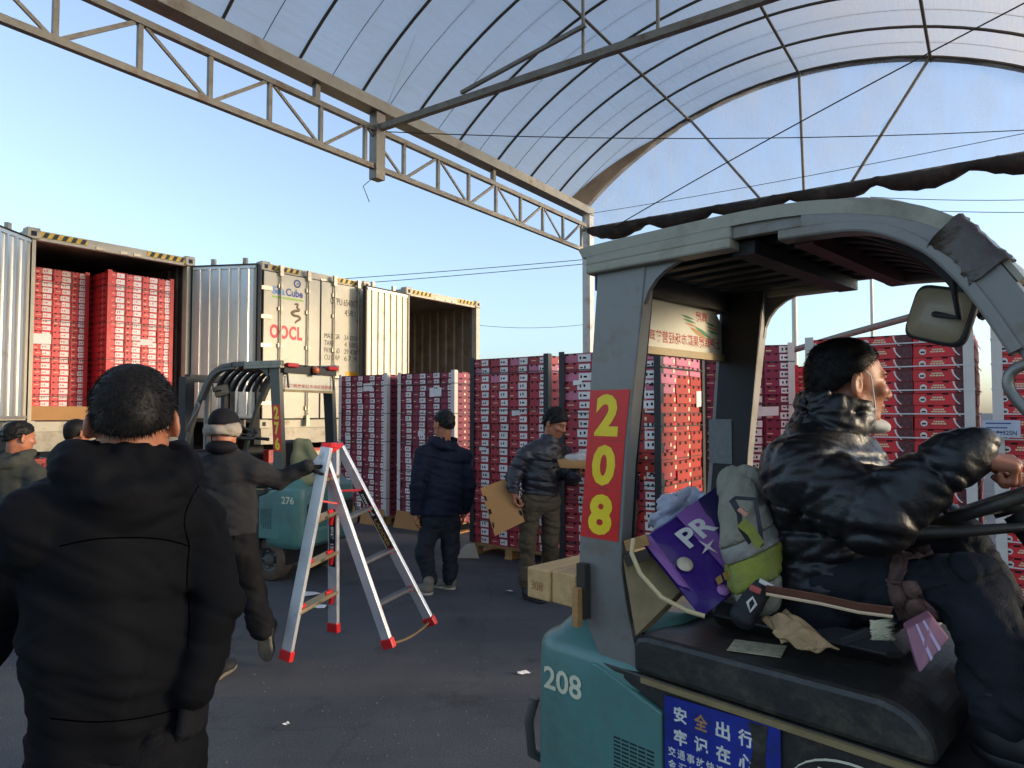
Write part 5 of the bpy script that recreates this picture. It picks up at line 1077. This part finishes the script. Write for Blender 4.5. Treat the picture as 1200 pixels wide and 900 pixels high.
# --- forklift driver
J = dict(head=at(994, 449, 1.98), hf=(.98, -.06, -.08), hu=(.06, 0, 1), neck=at(967, 506, 1.96), shR=at(940, 558, 1.83), shL=at(990, 547, 2.16), elR=at(1026, 602, 1.70), elL=at(1040, 604, 2.08), wrR=at(1124, 534, 1.62), wrL=at(1094, 606, 1.95), hip=at(962, 690, 1.98), hipR=at(962, 690, 1.90), hipL=at(975, 680, 2.08),
    knR=at(1138, 690, 1.66), anR=at(1180, 835, 1.50), knL=at(1128, 640, 1.90), anL=at(1215, 800, 1.72), hdR=V((.75, -.25, -.12)), hnR=V((-.1, .35, -1)), htR=V((.1, .9, .1)), hdL=V((.7, -.3, -.45)), hnL=V((-.4, .1, -1)), htL=V((.2, .8, .3)))
J['heR'] = J['anR'] + V((-.05, .04, -.1)); J['toR'] = J['heR'] + V((.19, -.19, -.02)); J['heL'] = J['anL'] + V((-.05, .04, -.1)); J['toL'] = J['heL'] + V((.19, -.19, -.02))
driver, p, (F, Rr, U), sd, up_ = person('driver in glossy black puffer sitting in the near forklift, white mask at his chin', J, puffer, cloth('black_jeans', '#24272c', .8, .4, 260), (shoe_k, shoe_k), res=.007, bres=.0042, quilt=(.098, .015), sleeve_q=(.112, .010), cuff=.045, ak=.045, hem=at(970, 697, 1.97), tw=(.19, .165), hemw=(.19, .185), curls={'R': (1.15, 1.3, 1.0), 'L': (.6, .9, .6)}, hairn=7000, hairk=dict(nape=(-.085, -.050), brow=(.070, .092), thick=.008, amp=.002), slv=(.100, .086, .062), legr=(.10, .078, .074), wr=(.004, 24), cr=(.0058, 14), collar=False)
cl = Soft(.006)
for k in range(16):
    a = 2 * math.pi * k / 16; nn = V(J['neck']); dx = V((.97, .12, 0)); dy = V((-.12, .97, 0)); up2 = V((.10, 0, 1)).normalized()
    q0 = nn + dx * (math.cos(a) * .092) + dy * (math.sin(a) * .088) - up2 * .05; q1 = nn + dx * (math.cos(a) * .088 + .022) + dy * (math.sin(a) * .084) + up2 * (.082 - .022 * math.cos(a))
    cl.rc(q0, q1, .026, .017, .02, (.065, .005, .3))
cl.wrinkle(.004, 40); cl.crease(.005, 30, 3); adopt(cl.build('collar', puffer), driver)
mask_m = M('white_mask', '#d5d2cc', .8, 0, .05)
lp = MB().tube([p(.006, .094, .030), p(.022, .090, .018), p(.036, .082, -.03), p(.048, .072, -.075), p(.055, .058, -.105)], .0022, 6).build('mask_loop', mask_m); adopt(lp, driver)
ms = Soft(.005); ms.el(p(.062, 0, -.118), (.055, .052, .026), (F, Rr, U), .01); ms.wrinkle(.003, 60); adopt(ms.build('mask', mask_m), driver)
zp = MB().box(-.006, .006, -.002, .002, -.012, .012).build('zip_pull', steel_m); zp.location = at(1008, 641, 1.74); adopt(zp, driver); zp.matrix_parent_inverse = Matrix.Translation(-driver.location)

# ================================================================ LOOSE THINGS
alu = M('white_aluminium_rail', '#c9cbd0', .35, .55, .08, 6, .06, 40, ('#8d8b86', .12, 10)); alu_in = M('raw_aluminium_inside', '#b7a482', .35, .75, .12, 6, .06, 40); tread = M('dark_grey_tread', '#505257', .5, .25, .15, 9, .1, 60); red_pl = M('red_plastic_joint', '#bf1d22', .4, 0, .1, 9, .1, 40); black_lab = M('black_ladder_label', '#15161a', .4, 0, .08); gold_lab = M('gold_ladder_print', '#b98f4a', .45, .2, .1)
def root_at(name, label, cat, loc, group=None): return thing(name, label, cat, tuple(loc), 0, group)
# --- stepladder
la = root_at('stepladder', 'white aluminium double sided stepladder with red joints carried tilted by the capped man', 'stepladder', (-1.1, 4.8, 0))
A0, A1 = at(336, 768, 4.47), at(383, 524, 4.52); B0, B1 = at(391, 735, 4.88), at(391, 524, 4.80)
C0, C1 = at(455, 754, 4.58), at(379, 534, 4.60); E0, E1 = at(504, 728, 5.00), at(398, 524, 4.86)
def rail(p, q, w, h, inn, name='rail'):
    d = (q - p).normalized(); x = V((0, 0, 1)); 
    o = adopt(MB().beam(p, q, h, w, 0, up=inn).build(name, alu, None, bevel=.003), la); return o
across = (B0 - A0).normalized(); across2 = (E0 - C0).normalized()
ra = rail(A0, A1, .03, .080, across); rb = rail(B0, B1, .03, .080, across); rc2 = rail(C0, C1, .03, .072, across2); rd = rail(E0, E1, .03, .072, across2)
for (p0, p1, q0, q1, front) in ((A0, A1, B0, B1, True), (C0, C1, E0, E1, False)):
    ts = (.20, .42, .64, .84) if front else (.20, .42, .66)
    for t in ts:
        a, b_ = p0.lerp(p1, t), q0.lerp(q1, t); st = adopt(MB().beam(a, b_, .085 if front else .05, .022, 0).build('step', tread if not front else alu_in, None, bevel=.003), la)
        nrm = (p1 - p0).normalized(); dn = (b_ - a).normalized()
        for e, dd in ((a, dn), (b_, -dn)):
            if front: adopt(MB().tube([e + dd * .012 - nrm * .085, e + dd * .014 - nrm * .03, e + dd * .05 + nrm * .018, e + dd * .10 + nrm * .02], [.016, .021, .018, .008], 8).build('red_joint', red_pl), la)
            else: adopt(MB().beam(e + dd * .016, e + dd * .05 - nrm * .01, .03, .03).build('red_joint', red_pl), la)
for p0, p1, ac in ((A0, A1, across), (B0, B1, across), (C0, C1, across2), (E0, E1, across2)):
    d = (p1 - p0).normalized(); adopt(MB().beam(p0 - d * .032, p0 + d * .035, .092, .042, 0, up=ac).build('foot_cap', red_pl, None, bevel=.006), la)
for p1, q1 in ((A1, E1), (B1, E1)): pass
adopt(MB().beam(A1 + V((0, 0, .012)), B1 + V((0, 0, .012)), .075, .035).build('top_cap', red_pl, None, bevel=.008), la)
adopt(MB().beam(C1 + V((.02, 0, .02)), E1 + V((.0, 0, .02)), .06, .03).build('top_cap', red_pl, None, bevel=.008), la)
adopt(MB().beam(A0.lerp(A1, .97), at(367, 548, 4.52), .03, .05).build('top_tread', alu, None, bevel=.003), la)
adopt(MB().beam(B0.lerp(B1, .76) + V((.01, -.03, 0)), E0.lerp(E1, .76) + V((0, -.03, 0)), .022, .012).build('red_stay', red_pl), la)
adopt(MB().beam(A0.lerp(A1, .74) + V((.02, -.01, 0)), C0.lerp(C1, .74), .02, .012).build('red_stay', red_pl), la)
cs = C0 + V((0, 0, .0)); ce = E0; adopt(MB().tube([cs.lerp(ce, t / 8) - V((0, 0, .035 * 4 * t / 8 * (1 - t / 8))) for t in range(9)], .009, 6).build('tie_cord', M('brown_cord', '#6f5a41', .9, 0, .2)), la)
# printed bands on the outer rails
def rail_face(p, q, ac, t0, t1, mat, name, txt, tm, hgt, off):
    d = (q - p).normalized(); view = (p - V((0, 0, CAMZ))).normalized(); 
    nf = d.cross(ac).normalized(); nf = nf if nf.dot(view) < 0 else -nf
    s_ = ac.normalized() if True else ac
    w = off
    return d, nf
def band(p, q, ac, t0, t1, half, thick, txt, flip):
    d = (q - p).normalized(); view = (p.lerp(q, .5) - V((0, 0, CAMZ))).normalized()
    x = d.cross(ac).normalized()                      # rail's narrow axis
    y = x.cross(d).normalized()
    # the wide face seen by the camera
    n1 = y if y.dot(view) < 0 else -y; wd = d.cross(n1).normalized()
    c0 = p.lerp(q, t0) + n1 * (thick / 2 + .0012); c1 = p.lerp(q, t1) + n1 * (thick / 2 + .0012)
    o = adopt(MB().add([c0 - wd * half, c0 + wd * half, c1 + wd * half, c1 - wd * half], [(0, 1, 2, 3)]).build('rail_label', black_lab), la)
    xd = -d; up = n1.cross(xd)
    L_ = (c1 - c0).length
    for s_, m, f0, f1 in txt:
        org = c1 + xd * (L_ * f0) - up * half * .55 + n1 * .0008
        adopt(text('lettering', s_, m, None, org, xd=xd, up=up, width=L_ * (f1 - f0), height=half * 1.1, bold=.03), la)
band(E0, E1, across2, .42, .76, .026, .030, (('mwood', st_white, .06, .42), ('LADDER', gold_lab, .48, .94)), 1)
band(B0, B1, across, .34, .66, .026, .030, (('铝梯', st_white, .30, .52), ('150KG', st_white, .60, .9)), 1)

# --- flattened carton and fruit tray in the worker's hands
q = [at(563, 572, 5.88), at(590, 562, 5.95), at(603, 563, 5.9), at(615, 611, 5.86), at(580, 628, 5.80)]
n_ = (q[3] - q[0]).cross(q[4] - q[1]).normalized()
cbm = MB(); cbm.prism([q[0], q[1], q[2], q[3], q[4]], n_ * .006)
cb = tag(cbm.build('cardboard_sheet', kraft), 'flattened kraft carton lid held in the worker\'s lowered right hand', 'cardboard')
sl_ = MB()
for e0, e1 in ((q[0], q[4]), (q[2], q[3])):
    for t in (.2, .52, .82):
        c = e0.lerp(e1, t); d = (e1 - e0).normalized(); i_ = ((q[0] + q[3]) / 2 - c).normalized(); 
        for nn, oo in ((n_, .0068), (n_, -.0008)): 
            c2 = c + i_ * .02 + n_ * oo; sl_.add([c2 - d * .022 - i_ * .012, c2 + d * .022 - i_ * .012, c2 + d * .022 + i_ * .012, c2 - d * .022 + i_ * .012], [(0, 1, 2, 3)])
so = sl_.build('hand_slots', slot, cb); so['kind'] = 'stuff'
tc_ = at(676, 543, 5.80); tr_ = thing('fruit_tray', 'brown fruit tray with crumpled clear film held up by the worker beside the pillar', 'tray', tuple(tc_), R(-18))
MB().loft([rrect(-.13, .13, -.09, .09, .02, -.035, 3), rrect(-.15, .15, -.105, .105, .02, .03, 3), rrect(-.145, .145, -.1, .1, .02, .03, 3), rrect(-.125, .125, -.085, .085, .02, -.028, 3)]).build('tray', kraft, tr_)
wrap = Soft(.009); wrap.el((.03, 0, .055), (.14, .09, .045)); wrap.el((.13, 0, .09), (.06, .06, .05)); wrap.wrinkle(.010, 38, 4)
pm = bpy.data.materials.new('clear_crinkled_film'); pm.use_nodes = True; b_ = pm.node_tree.nodes['Principled BSDF']; b_.inputs['Base Color'].default_value = (.75, .72, .68, 1); b_.inputs['Roughness'].default_value = .15; b_.inputs['Alpha'].default_value = .38
wrap.build('clear_film', pm, tr_)

# --- timber on the counterweight and the upright offcuts
for k, (x0, lab) in enumerate(((-.400, 'sawn timber block on the forklift counterweight, the one with brown stencil marks'), (-.298, 'sawn timber block wedged against the number pillar on the counterweight'))):
    t = thing('timber_block', lab, 'timber', LOC208, R(-45), 'timber blocks on the forklift')
    MB().box(x0, x0 + .099, -.45 + k * .006, .25, 1.046, 1.143 + k * .003, 0, .004).build('timber_block', M('sawn_pine', '#c79f69', .75, 0, .22, 2, .25, 25, ('#5f4729', .2, 6), stretch=(9, 1.2, 9)), t)
    if k == 0: text('stencil_mark', '308', M('brown_stencil', '#a3733f', .8), t, (x0 + .02, -.4512, 1.075), width=.05, height=.028)
t = thing('wood_offcut', 'dark and pale wood offcuts standing upright against the number pillar', 'wood offcut', LOC208, R(-45))
MB().box(-.195, -.163, -.445, -.42, 1.02, 1.185).build('dark_batten', M('dark_batten', '#3a332a', .8, 0, .2, 8), t); MB().box(-.192, -.170, -.470, -.448, 1.0, 1.115).build('pale_batten', wood, t)

# --- purple gift bag behind the seat
purple = M('glossy_purple_print', '#3a1d6e', .3, 0, .12, 5, .25, 14, coat=.3); mauve = M('mauve_print', '#8a5a9c', .35, 0, .1, 5, .2, 14); violet_d = M('dark_violet_print', '#2c2350', .35, 0, .1)
bl = thing('gift_bag', 'glossy purple paper carrier bag lettered PR lying behind the driver', 'bag', tuple(at(815, 650, 1.98)))
def sheet(name, quad, mat, n=10, bulge=.02, seed=0, thick=0, parent=None, off=0.):
    a, b_, c, d = quad; m = MB(); rg = random.Random(seed); vs = []; nn = (b_ - a).cross(d - a).normalized()
    if nn.dot((a - V((0, 0, CAMZ)))) > 0: nn = -nn
    for i in range(n + 1):
        for j in range(n + 1):
            u_, v_ = i / n, j / n; p = a.lerp(b_, u_).lerp(d.lerp(c, u_), v_)
            w_ = bulge * (math.sin(math.pi * u_) * math.sin(math.pi * v_)) + bulge * .35 * math.sin(5 * u_ + 3 * v_ + seed) * math.sin(math.pi * u_) + bulge * .22 * math.sin(11 * v_ - 6 * u_ + seed)
            vs.append(p + nn * (w_ + off))
    m.add(vs, [(i * (n + 1) + j, (i + 1) * (n + 1) + j, (i + 1) * (n + 1) + j + 1, i * (n + 1) + j + 1) for i in range(n) for j in range(n)], 0, True)
    o = adopt(m.build(name, mat), parent)
    if thick: s_ = o.modifiers.new('thickness', 'SOLIDIFY'); s_.thickness = thick
    return o, nn
BQ = [at(751, 634, 2.02), at(838, 574, 2.16), at(866, 690, 1.93), at(822, 722, 1.86)]
front, nb = sheet('front_panel', [BQ[0], BQ[1], BQ[2], BQ[3]], purple, 12, .012, 1, 0, bl)
bk = V((.05, .07, .02)); 
MB_ = MB().prism([q_ - nb * .006 for q_ in BQ], bk).build('bag_body', purple); adopt(MB_, bl)
def bagp(u_, v_): return BQ[0].lerp(BQ[1], u_).lerp(BQ[3].lerp(BQ[2], u_), v_)
def bquad(name, uv, mat, off, n=8): return sheet(name, [bagp(*x) for x in uv], mat, n, .004, 1, 0, bl, off)
bquad('mauve_panel', [(.44, .0), (1., .0), (.93, .62), (.86, .86)], mauve, .0125); bquad('dark_edge', [(.74, .0), (1., .0), (1., .66), (.95, .70)], violet_d, .0150)
bquad('mauve_edge', [(0, 0), (.10, .02), (.12, .75), (.0, .62)], mauve, .009)
ub = (BQ[1] - BQ[0]).normalized(); vb = nb.cross(ub)
text_ = adopt(text('lettering', 'PR', st_white, None, bagp(.40, .40) + nb * .022, xd=ub, up=vb if vb.z > 0 else -vb, width=.125, height=.062, bold=.03, depth=-.006), bl)
st = MB(); cS = bagp(.63, .50) + nb * .022; vS = vb if vb.z > 0 else -vb
st.add([cS + (ub * math.cos(R(45 * k + 12)) + vS * math.sin(R(45 * k + 12))) * (.034 if k % 2 == 0 else .007) for k in range(8)], [tuple(range(8))]); adopt(st.build('star_mark', M('pale_star', '#d8c6c4', .4), None, fix=False), bl)
em = MB().disc(bagp(.24, .50) + nb * .014, nb, .023, .001, 18).build('round_emblem', M('cream_emblem', '#cdbf9f', .5, 0, .2, 60)); adopt(em, bl)
em = MB().disc(bagp(.62, .93) + nb * .010, nb, .017, .001, 18).build('pink_oval', M('pink_oval', '#9c6aa0', .5, 0, .2, 60)); adopt(em, bl)
for k in (0, 1): adopt(MB().add([bagp(.55 + k * .16, .80) + nb * .016, bagp(.67 + k * .16, .80) + nb * .016, bagp(.67 + k * .16, .87) + nb * .016, bagp(.55 + k * .16, .87) + nb * .016], [(0, 1, 2, 3)]).build('gold_square', gold_lab), bl)
wb = Soft(.007); wb.ec(at(775, 618, 2.14), at(822, 588, 2.2), nb, (.03, .06), (.03, .06)); wb.rc(at(785, 592, 2.14), at(806, 578, 2.17), .03, .012, .02); wb.wrinkle(.008, 34, 8); wb.crease(.012, 26, 4); wb.crease(.006, 60, 5)
tag(wb.build('plastic_bag', M('white_plastic_bag', '#c3c7d6', .45, 0, .1, 8, .3, 25)), 'crumpled white plastic bag sticking out of the purple carrier bag', 'plastic bag')

# --- hi-vis vest over the seat back
vest_o = M('dirty_olive_vest_mesh', '#989380', .85, 0, .22, 9, .4, 160, ('#5f5b48', .35, 9)); vest_y = M('fluorescent_yellow_vest', '#8c8f34', .8, 0, .3, 9, .4, 160, ('#7b7a52', .35, 12)); vest_s = M('grey_reflective_band', '#8e8a80', .55, .1, .12, 9, .2, 100)
vt = thing('safety_vest', 'dirty yellow safety vest with grey bands draped over the driver\'s seat back', 'vest', tuple(at(870, 650, 2.0)))
vf = Soft(.007)
vf.ec(at(867, 564, 2.02), at(877, 640, 1.92), V((.55, -.5, 0)), (.065, .05), (.072, .062), .03); vf.ec(at(877, 640, 1.92), at(890, 705, 1.86), V((.55, -.5, 0)), (.072, .062), (.06, .045), .03)
vf.rc(at(855, 560, 2.05), at(855, 690, 1.95), .030, .026, .03); vf.wrinkle(.007, 20, 6, (1, 1, .6)); vf.crease(.007, 15, 3, (1.5, 1.5, .5)); vf.crease(.003, 45, 4)
D_, lo_ = vf.field(); pa, pb, pc = at(872, 632, 1.9), at(872, 654, 1.9), at(872, 690, 1.9)
nB = V((-.5, .2, 1)).normalized()
def two(p0, p1):
    def f(D, lo, h):
        if p0 is not None: D = plane_clip(p0, nB)(D, lo, h)
        if p1 is not None: D = plane_clip(p1, -nB)(D, lo, h)
        return D
    return f
adopt(vf.build('upper_vest', vest_o, None, two(None, pa)), vt); adopt(vf.build('reflective_band', vest_s, None, two(pa, pb)), vt); adopt(vf.build('yellow_band', vest_y, None, two(pb, pc)), vt); adopt(vf.build('lower_vest', vest_o, None, two(pc, None)), vt)
def ribbon(name, pts, w, mat, parent, up=(0, 0, 1), t=.004):
    m = MB(); o = adopt(m.sweep([(-w / 2, -t / 2), (w / 2, -t / 2), (w / 2, t / 2), (-w / 2, t / 2)], pts, side=up, smooth=False).build(name, mat), parent); return o
ribbon('vest_strap', [at(857, 585, 1.835), at(866, 600, 1.815), at(868, 618, 1.80), at(880, 636, 1.79)], .018, board_k, vt, (.7, 0, .6)); ribbon('vest_strap', [at(860, 583, 1.83), at(885, 585, 1.80), at(890, 615, 1.78), at(893, 640, 1.78)], .014, board_k, vt, (.7, 0, .5))
adopt(MB().beam(at(866, 596, 1.80), at(876, 604, 1.79), .02, .012).build('buckle', M('pink_buckle', '#c98f78', .5), None, bevel=.002), vt)
ribbon('yellow_flap', [at(868, 612, 1.79), at(880, 622, 1.775), at(891, 640, 1.77)], .03, vest_y, vt, (.6, 0, .7))

# --- seat belt, gloves, rag, brush and small clutter on the hood
clt = black_pl
sbk = thing('seat_belt_buckle', 'black seat belt buckle with white latch and red button beside the vest', 'buckle', tuple(at(885, 705, 1.8)))
bd_ = Soft(.005); bd_.ec(at(872, 722, 1.80), at(893, 690, 1.80), V((.6, -.6, 0)), (.035, .03), (.03, .025)); bd_.wrinkle(.003, 50); adopt(bd_.build('buckle_body', gasket), sbk)
adopt(MB().tube([at(876, 706, 1.745), at(882, 700, 1.742), at(886, 708, 1.742), at(879, 717, 1.745)], .0035, 6, closed=True).build('latch', st_white), sbk)
adopt(MB().beam(at(879, 688, 1.755), at(891, 693, 1.75), .02, .014).build('red_button', M('faded_red_button', '#b4524a', .5, 0, .2), None, bevel=.003), sbk); adopt(MB().beam(at(890, 680, 1.77), at(906, 688, 1.76), .016, .01).build('white_tongue', st_white, None, bevel=.002), sbk)
bp_ = [at(897, 690, 1.76), at(920, 694, 1.74), at(960, 701, 1.70), at(1005, 711, 1.655), at(1045, 716, 1.62)]
belt = thing('seat_belt', 'brown seat belt webbing lying along the driver\'s thigh', 'seat belt', tuple(bp_[0])); ribbon('webbing', bp_, .026, M('brown_belt', '#6a4334', .6, 0, .2, 20), belt, (0, -.5, .8)); ribbon('pale_edge', [q_ + V((0, -.004, -.012)) for q_ in bp_], .005, gold, belt, (0, -.5, .8), .006)
rg_ = thing('rag', 'crumpled tan work rag lying on the black hood beside the seat', 'rag', tuple(at(930, 742, 1.72)))
ragm = M('tan_rag', '#a88a63', .9, 0, .15, 12, .5, 90)
for sd_, q4 in ((2, ((893, 728, 1.80), (922, 716, 1.80), (984, 764, 1.635), (950, 763, 1.64))), (6, ((900, 722, 1.79), (935, 722, 1.76), (952, 748, 1.68), (915, 752, 1.70))), (9, ((905, 742, 1.72), (930, 728, 1.74), (968, 760, 1.65), (945, 764, 1.645)))):
    sheet('folded_rag', [at(*q_) for q_ in q4], ragm, 22, .030, sd_, .004, rg_)
gm = M('brown_camouflage_cloth', '#6b4d44', .85, 0, .3, 14, .4, 120, ('#221615', .45, 18))
from mathutils.bvhtree import BVHTree
def drape(obj, pts_, off):
    """points moved from the open air on to the surface of a mesh, along the line towards its inside"""
    me_ = obj.data; bv = BVHTree.FromPolygons([v.co for v in me_.vertices], [p_.vertices for p_ in me_.polygons]); out = []
    for o_, d_ in pts_:
        h_ = bv.ray_cast(o_, d_); hp = h_[0] if h_[0] is not None else bv.find_nearest(o_)[0]; nn = h_[1] if h_[0] is not None else bv.find_nearest(o_)[1]
        if nn.dot(d_) > 0: nn = -nn
        out.append(hp + nn * off)
    return out
legs = [o for o in driver.children if o.name.startswith('trousers')][0]
gl_ = thing('camouflage_cloth', 'pinkish brown camouflage cloth laid over the driver\'s near thigh', 'cloth', tuple(at(1065, 680, 1.6)))
def draped_patch(name, quad, n, off, seed, bump):
    rg_ = random.Random(seed); ps = []
    for i in range(n + 1):
        for j in range(n + 1):
            u_, v_ = i / n, j / n; a = V((*quad[0], 0)).lerp(V((*quad[1], 0)), u_).lerp(V((*quad[3], 0)).lerp(V((*quad[2], 0)), u_), v_)
            o_ = at(a.x, a.y, 1.3); ps.append((o_, (o_ - V((0, 0, CAMZ))).normalized()))
    pos = drape(legs, ps, off); vs = [q_ - ps[k][1] * (bump * (.5 + .5 * math.sin(k // (n + 1) * .9 + (k % (n + 1)) * .5 + seed)) * math.sin(math.pi * (k // (n + 1)) / n) ** .4) for k, q_ in enumerate(pos)]
    m_ = MB().add(vs, [(i * (n + 1) + j, (i + 1) * (n + 1) + j, (i + 1) * (n + 1) + j + 1, i * (n + 1) + j + 1) for i in range(n) for j in range(n)], 0, True); o = adopt(m_.build(name, gm), gl_)
    s_ = o.modifiers.new('thickness', 'SOLIDIFY'); s_.thickness = .006
draped_patch('band', ((1052, 648), (1090, 640), (1096, 652), (1060, 660)), 10, .006, 1, .006); draped_patch('band', ((1046, 652), (1066, 650), (1060, 690), (1040, 688)), 10, .008, 2, .008)
draped_patch('folded_end', ((1040, 678), (1072, 684), (1102, 722), (1054, 722)), 14, .010, 3, .016)
br = thing('hand_brush', 'small hand brush with pale bristles lying beside the seat', 'brush', tuple(at(1030, 735, 1.62)))
adopt(MB().beam(at(985, 752, 1.65), at(1020, 740, 1.62), .025, .02).build('brush_handle', gasket, None, bevel=.003), br)
bs_ = MB(); rg2 = random.Random(3)
for k in range(130):
    a = at(1020 + rg2.uniform(-1, 3), 726 + rg2.uniform(0, 24), 1.62 + rg2.uniform(-.012, .012)); e = at(1046 + rg2.uniform(-5, 5), 724 + rg2.uniform(0, 28), 1.58 + rg2.uniform(-.015, .015)); s_ = V((0, .0, .0009)); bs_.add([a - s_, a + s_, e], [(0, 1, 2)])
o = bs_.build('bristles', M('pale_bristle', '#c9c2a2', .7, 0, .15), None, fix=False); o['kind'] = 'stuff'; adopt(o, br)
pk = thing('snack_pack', 'mauve snack pack with pale stripes standing by the driver\'s knee', 'packet', tuple(at(1092, 750, 1.5)))
PQ = [at(1062, 738, 1.52), at(1092, 722, 1.52), at(1113, 748, 1.50), at(1078, 790, 1.47)]
adopt(MB().prism(PQ, V((.02, .05, 0))).build('pack', M('mauve_pack', '#8f5f6e', .35, 0, .12, 9), None, bevel=.004), pk)
n2 = (PQ[1] - PQ[0]).cross(PQ[3] - PQ[0]).normalized(); n2 = n2 if n2.dot(PQ[0] - V((0, 0, CAMZ))) < 0 else -n2
for u0 in (.35, .62): adopt(MB().add([PQ[0].lerp(PQ[1], u0) + n2 * .002, PQ[0].lerp(PQ[1], u0 + .08) + n2 * .002, PQ[3].lerp(PQ[2], u0 + .08) + n2 * .002, PQ[3].lerp(PQ[2], u0) + n2 * .002], [(0, 1, 2, 3)]).build('pale_stripe', M('pale_lilac', '#b3a3bd', .4)), pk)
rp = [at(742, 632, 1.90), at(740, 648, 1.87), at(750, 672, 1.84), at(775, 700, 1.80), at(805, 716, 1.765), at(826, 722, 1.75)]
tag(MB().tube(rp, .006, 8).build('cord', M('cream_cord', '#c3b184', .7, 0, .15)), 'cream cord looping from the number pillar across the black hood', 'cord')
wt = thing('wood_strip', 'short brown wood strip lying between the pillar and the purple bag', 'wood strip', tuple(at(748, 645, 1.93))); adopt(MB().beam(at(733, 640, 2.0), at(760, 632, 1.98), .02, .03).build('wood_strip', wood, None, bevel=.002), wt); adopt(MB().beam(at(733, 658, 1.98), at(760, 649, 1.97), .02, .03).build('dark_strip', M('dark_batten', '#3a332a'), None, bevel=.002), wt)
rp2 = MB().prism([at(730, 655, 2.02), at(768, 640, 2.06), at(800, 690, 1.98), at(745, 745, 1.90)], V((.05, .06, 0))).build('engine_panel', trim_m)
adopt(rp2, f208); rp2.parent = f208; rp2.matrix_parent_inverse = f208.matrix_basis.inverted() if False else (Matrix.Translation(V(LOC208)) @ Matrix.Rotation(R(-45), 4, 'Z')).inverted()
yv = Soft(.010); yv.ec(at(350, 520, 6.75), at(352, 565, 6.7), V((1, 0, 0)), (.05, .05), (.15, .06)); yv.rc(at(358, 522, 6.75), at(378, 548, 6.7), .05, .04, .05); yv.wrinkle(.012, 24, 5)
yo = yv.build('safety_vest', M('pale_yellow_vest', '#8f8a62', .8, 0, .2, 9, .3, 60)); tag(yo, 'pale yellow vest hanging on the seat of the forklift 276', 'vest')
# --- card on the right hand stack
cd = thing('document_card', 'white printed card taped to the right hand cherry stack above the hand', 'card', tuple(at(1172, 502, 4.60)), R(-37))
MB().box(-.10, .11, -.002, .002, -.06, .055).build('card', M('bluish_white_card', '#b9bcc8', .5, 0, .1, 9), cd)
for k in range(3): MB().box(-.08, .06 - .02 * k, -.0032, -.0025, .03 - .03 * k, .038 - .03 * k).build('print_line', print_b, cd)
text('lettering', '71325N', print_k, cd, (-.02, -.003, -.045), width=.11, height=.03, bold=.01)
pp_ = MB().tube([at(893, 421, 8.2), at(985, 394, 7.2), at(1072, 370, 6.5)], .035, 8).build('steel_pipe', guard_m); tag(pp_, 'grey steel pipe slanting above the red stacks behind the driver', 'pipe')
# --- litter on the asphalt
def gp(px, py):
    d = at(px, py, 1) - V((0, 0, CAMZ)); k = -CAMZ / d.z; return V((0, 0, CAMZ)) + d * k
for k, (px, py, s_, lab) in enumerate(((361, 697, .13, 'torn white paper scrap on the asphalt, left of the ladder\'s upright rail'), (374, 712, .11, 'white paper scrap at the foot of the stepladder'), (613, 790, .05, 'small white scrap on the asphalt left of the near forklift'), (598, 694, .05, 'tiny white scrap near the worker\'s boot'), (336, 851, .03, 'tiny pale fleck on the asphalt in the lower foreground'))):
    c = gp(px, py); m = MB(); rg3 = random.Random(k); n = 8; ring_ = [(c.x + s_ * rg3.uniform(.5, 1) * math.cos(2 * math.pi * i / n), c.y + s_ * .7 * rg3.uniform(.5, 1) * math.sin(2 * math.pi * i / n), .006 + rg3.uniform(0, .016)) for i in range(n)]
    m.add([(c.x, c.y, .02)] + ring_, [(0, 1 + i, 1 + (i + 1) % n) for i in range(n)]); tag(m.build('paper_scrap', paper, None, fix=False), lab, 'paper scrap', 'paper scraps on the asphalt')
cp_ = gp(545, 655); m = MB(); m.add([(cp_.x - .12, cp_.y, .01), (cp_.x + .16, cp_.y - .02, .01), (cp_.x + .10, cp_.y + .04, .17), (cp_.x + .0, cp_.y + .05, .15)], [(0, 1, 2, 3)]); o = m.build('carton_flap', M('grey_card', '#a49a8a', .8, 0, .1)); s_ = o.modifiers.new('thickness', 'SOLIDIFY'); s_.thickness = .005; tag(o, 'pale folded card flap standing on the ground by the middle pallet', 'card flap')

# loose grit on the asphalt near the camera
gr_ = MB(); rg4 = random.Random(11)
for k in range(2600):
    D_ = 1.9 + 7 * rg4.random() ** 1.6; x = (rg4.uniform(-.75, .2)) * D_; s_ = rg4.uniform(.0015, .005) * (1.6 if rg4.random() < .06 else 1); a0 = rg4.uniform(0, 6.3)
    gr_.add([(x + s_ * math.cos(a0 + t), D_ + s_ * math.sin(a0 + t), .0005) for t in (0, 2.1, 4.2)] + [(x, D_, s_ * .9)], [(0, 1, 3), (1, 2, 3), (2, 0, 3)])
o = gr_.build('grit', M('grey_grit', '#6e6a63', .9, 0, .5, 3), None, fix=False); o['kind'] = 'stuff'

# stitched seams on the foreground jacket: yoke, armholes and centre back
jk = [o for o in near_man.children if o.name.startswith('jacket')][0]; seam_m = M('dark_seam', '#020203', 1.0, 0, .1, spec=0., rvar=0)
for line in ([(70, 640), (110, 632), (150, 630), (190, 632), (222, 640)], [(222, 640), (216, 610), (226, 580), (236, 566)], [(222, 640), (219, 680), (222, 720), (220, 760)], [(60, 842), (110, 846), (160, 842), (205, 832)]):
    ps = [(at(x, y, 1.1), (at(x, y, 1.1) - V((0, 0, CAMZ))).normalized()) for x, y in [(p_.x, p_.y) for p_ in spline([V((x, y, 0)) for x, y in line], 8)]]
    adopt(MB().tube(drape(jk, ps, -.0004), .0016, 6).build('seam', seam_m), near_man)
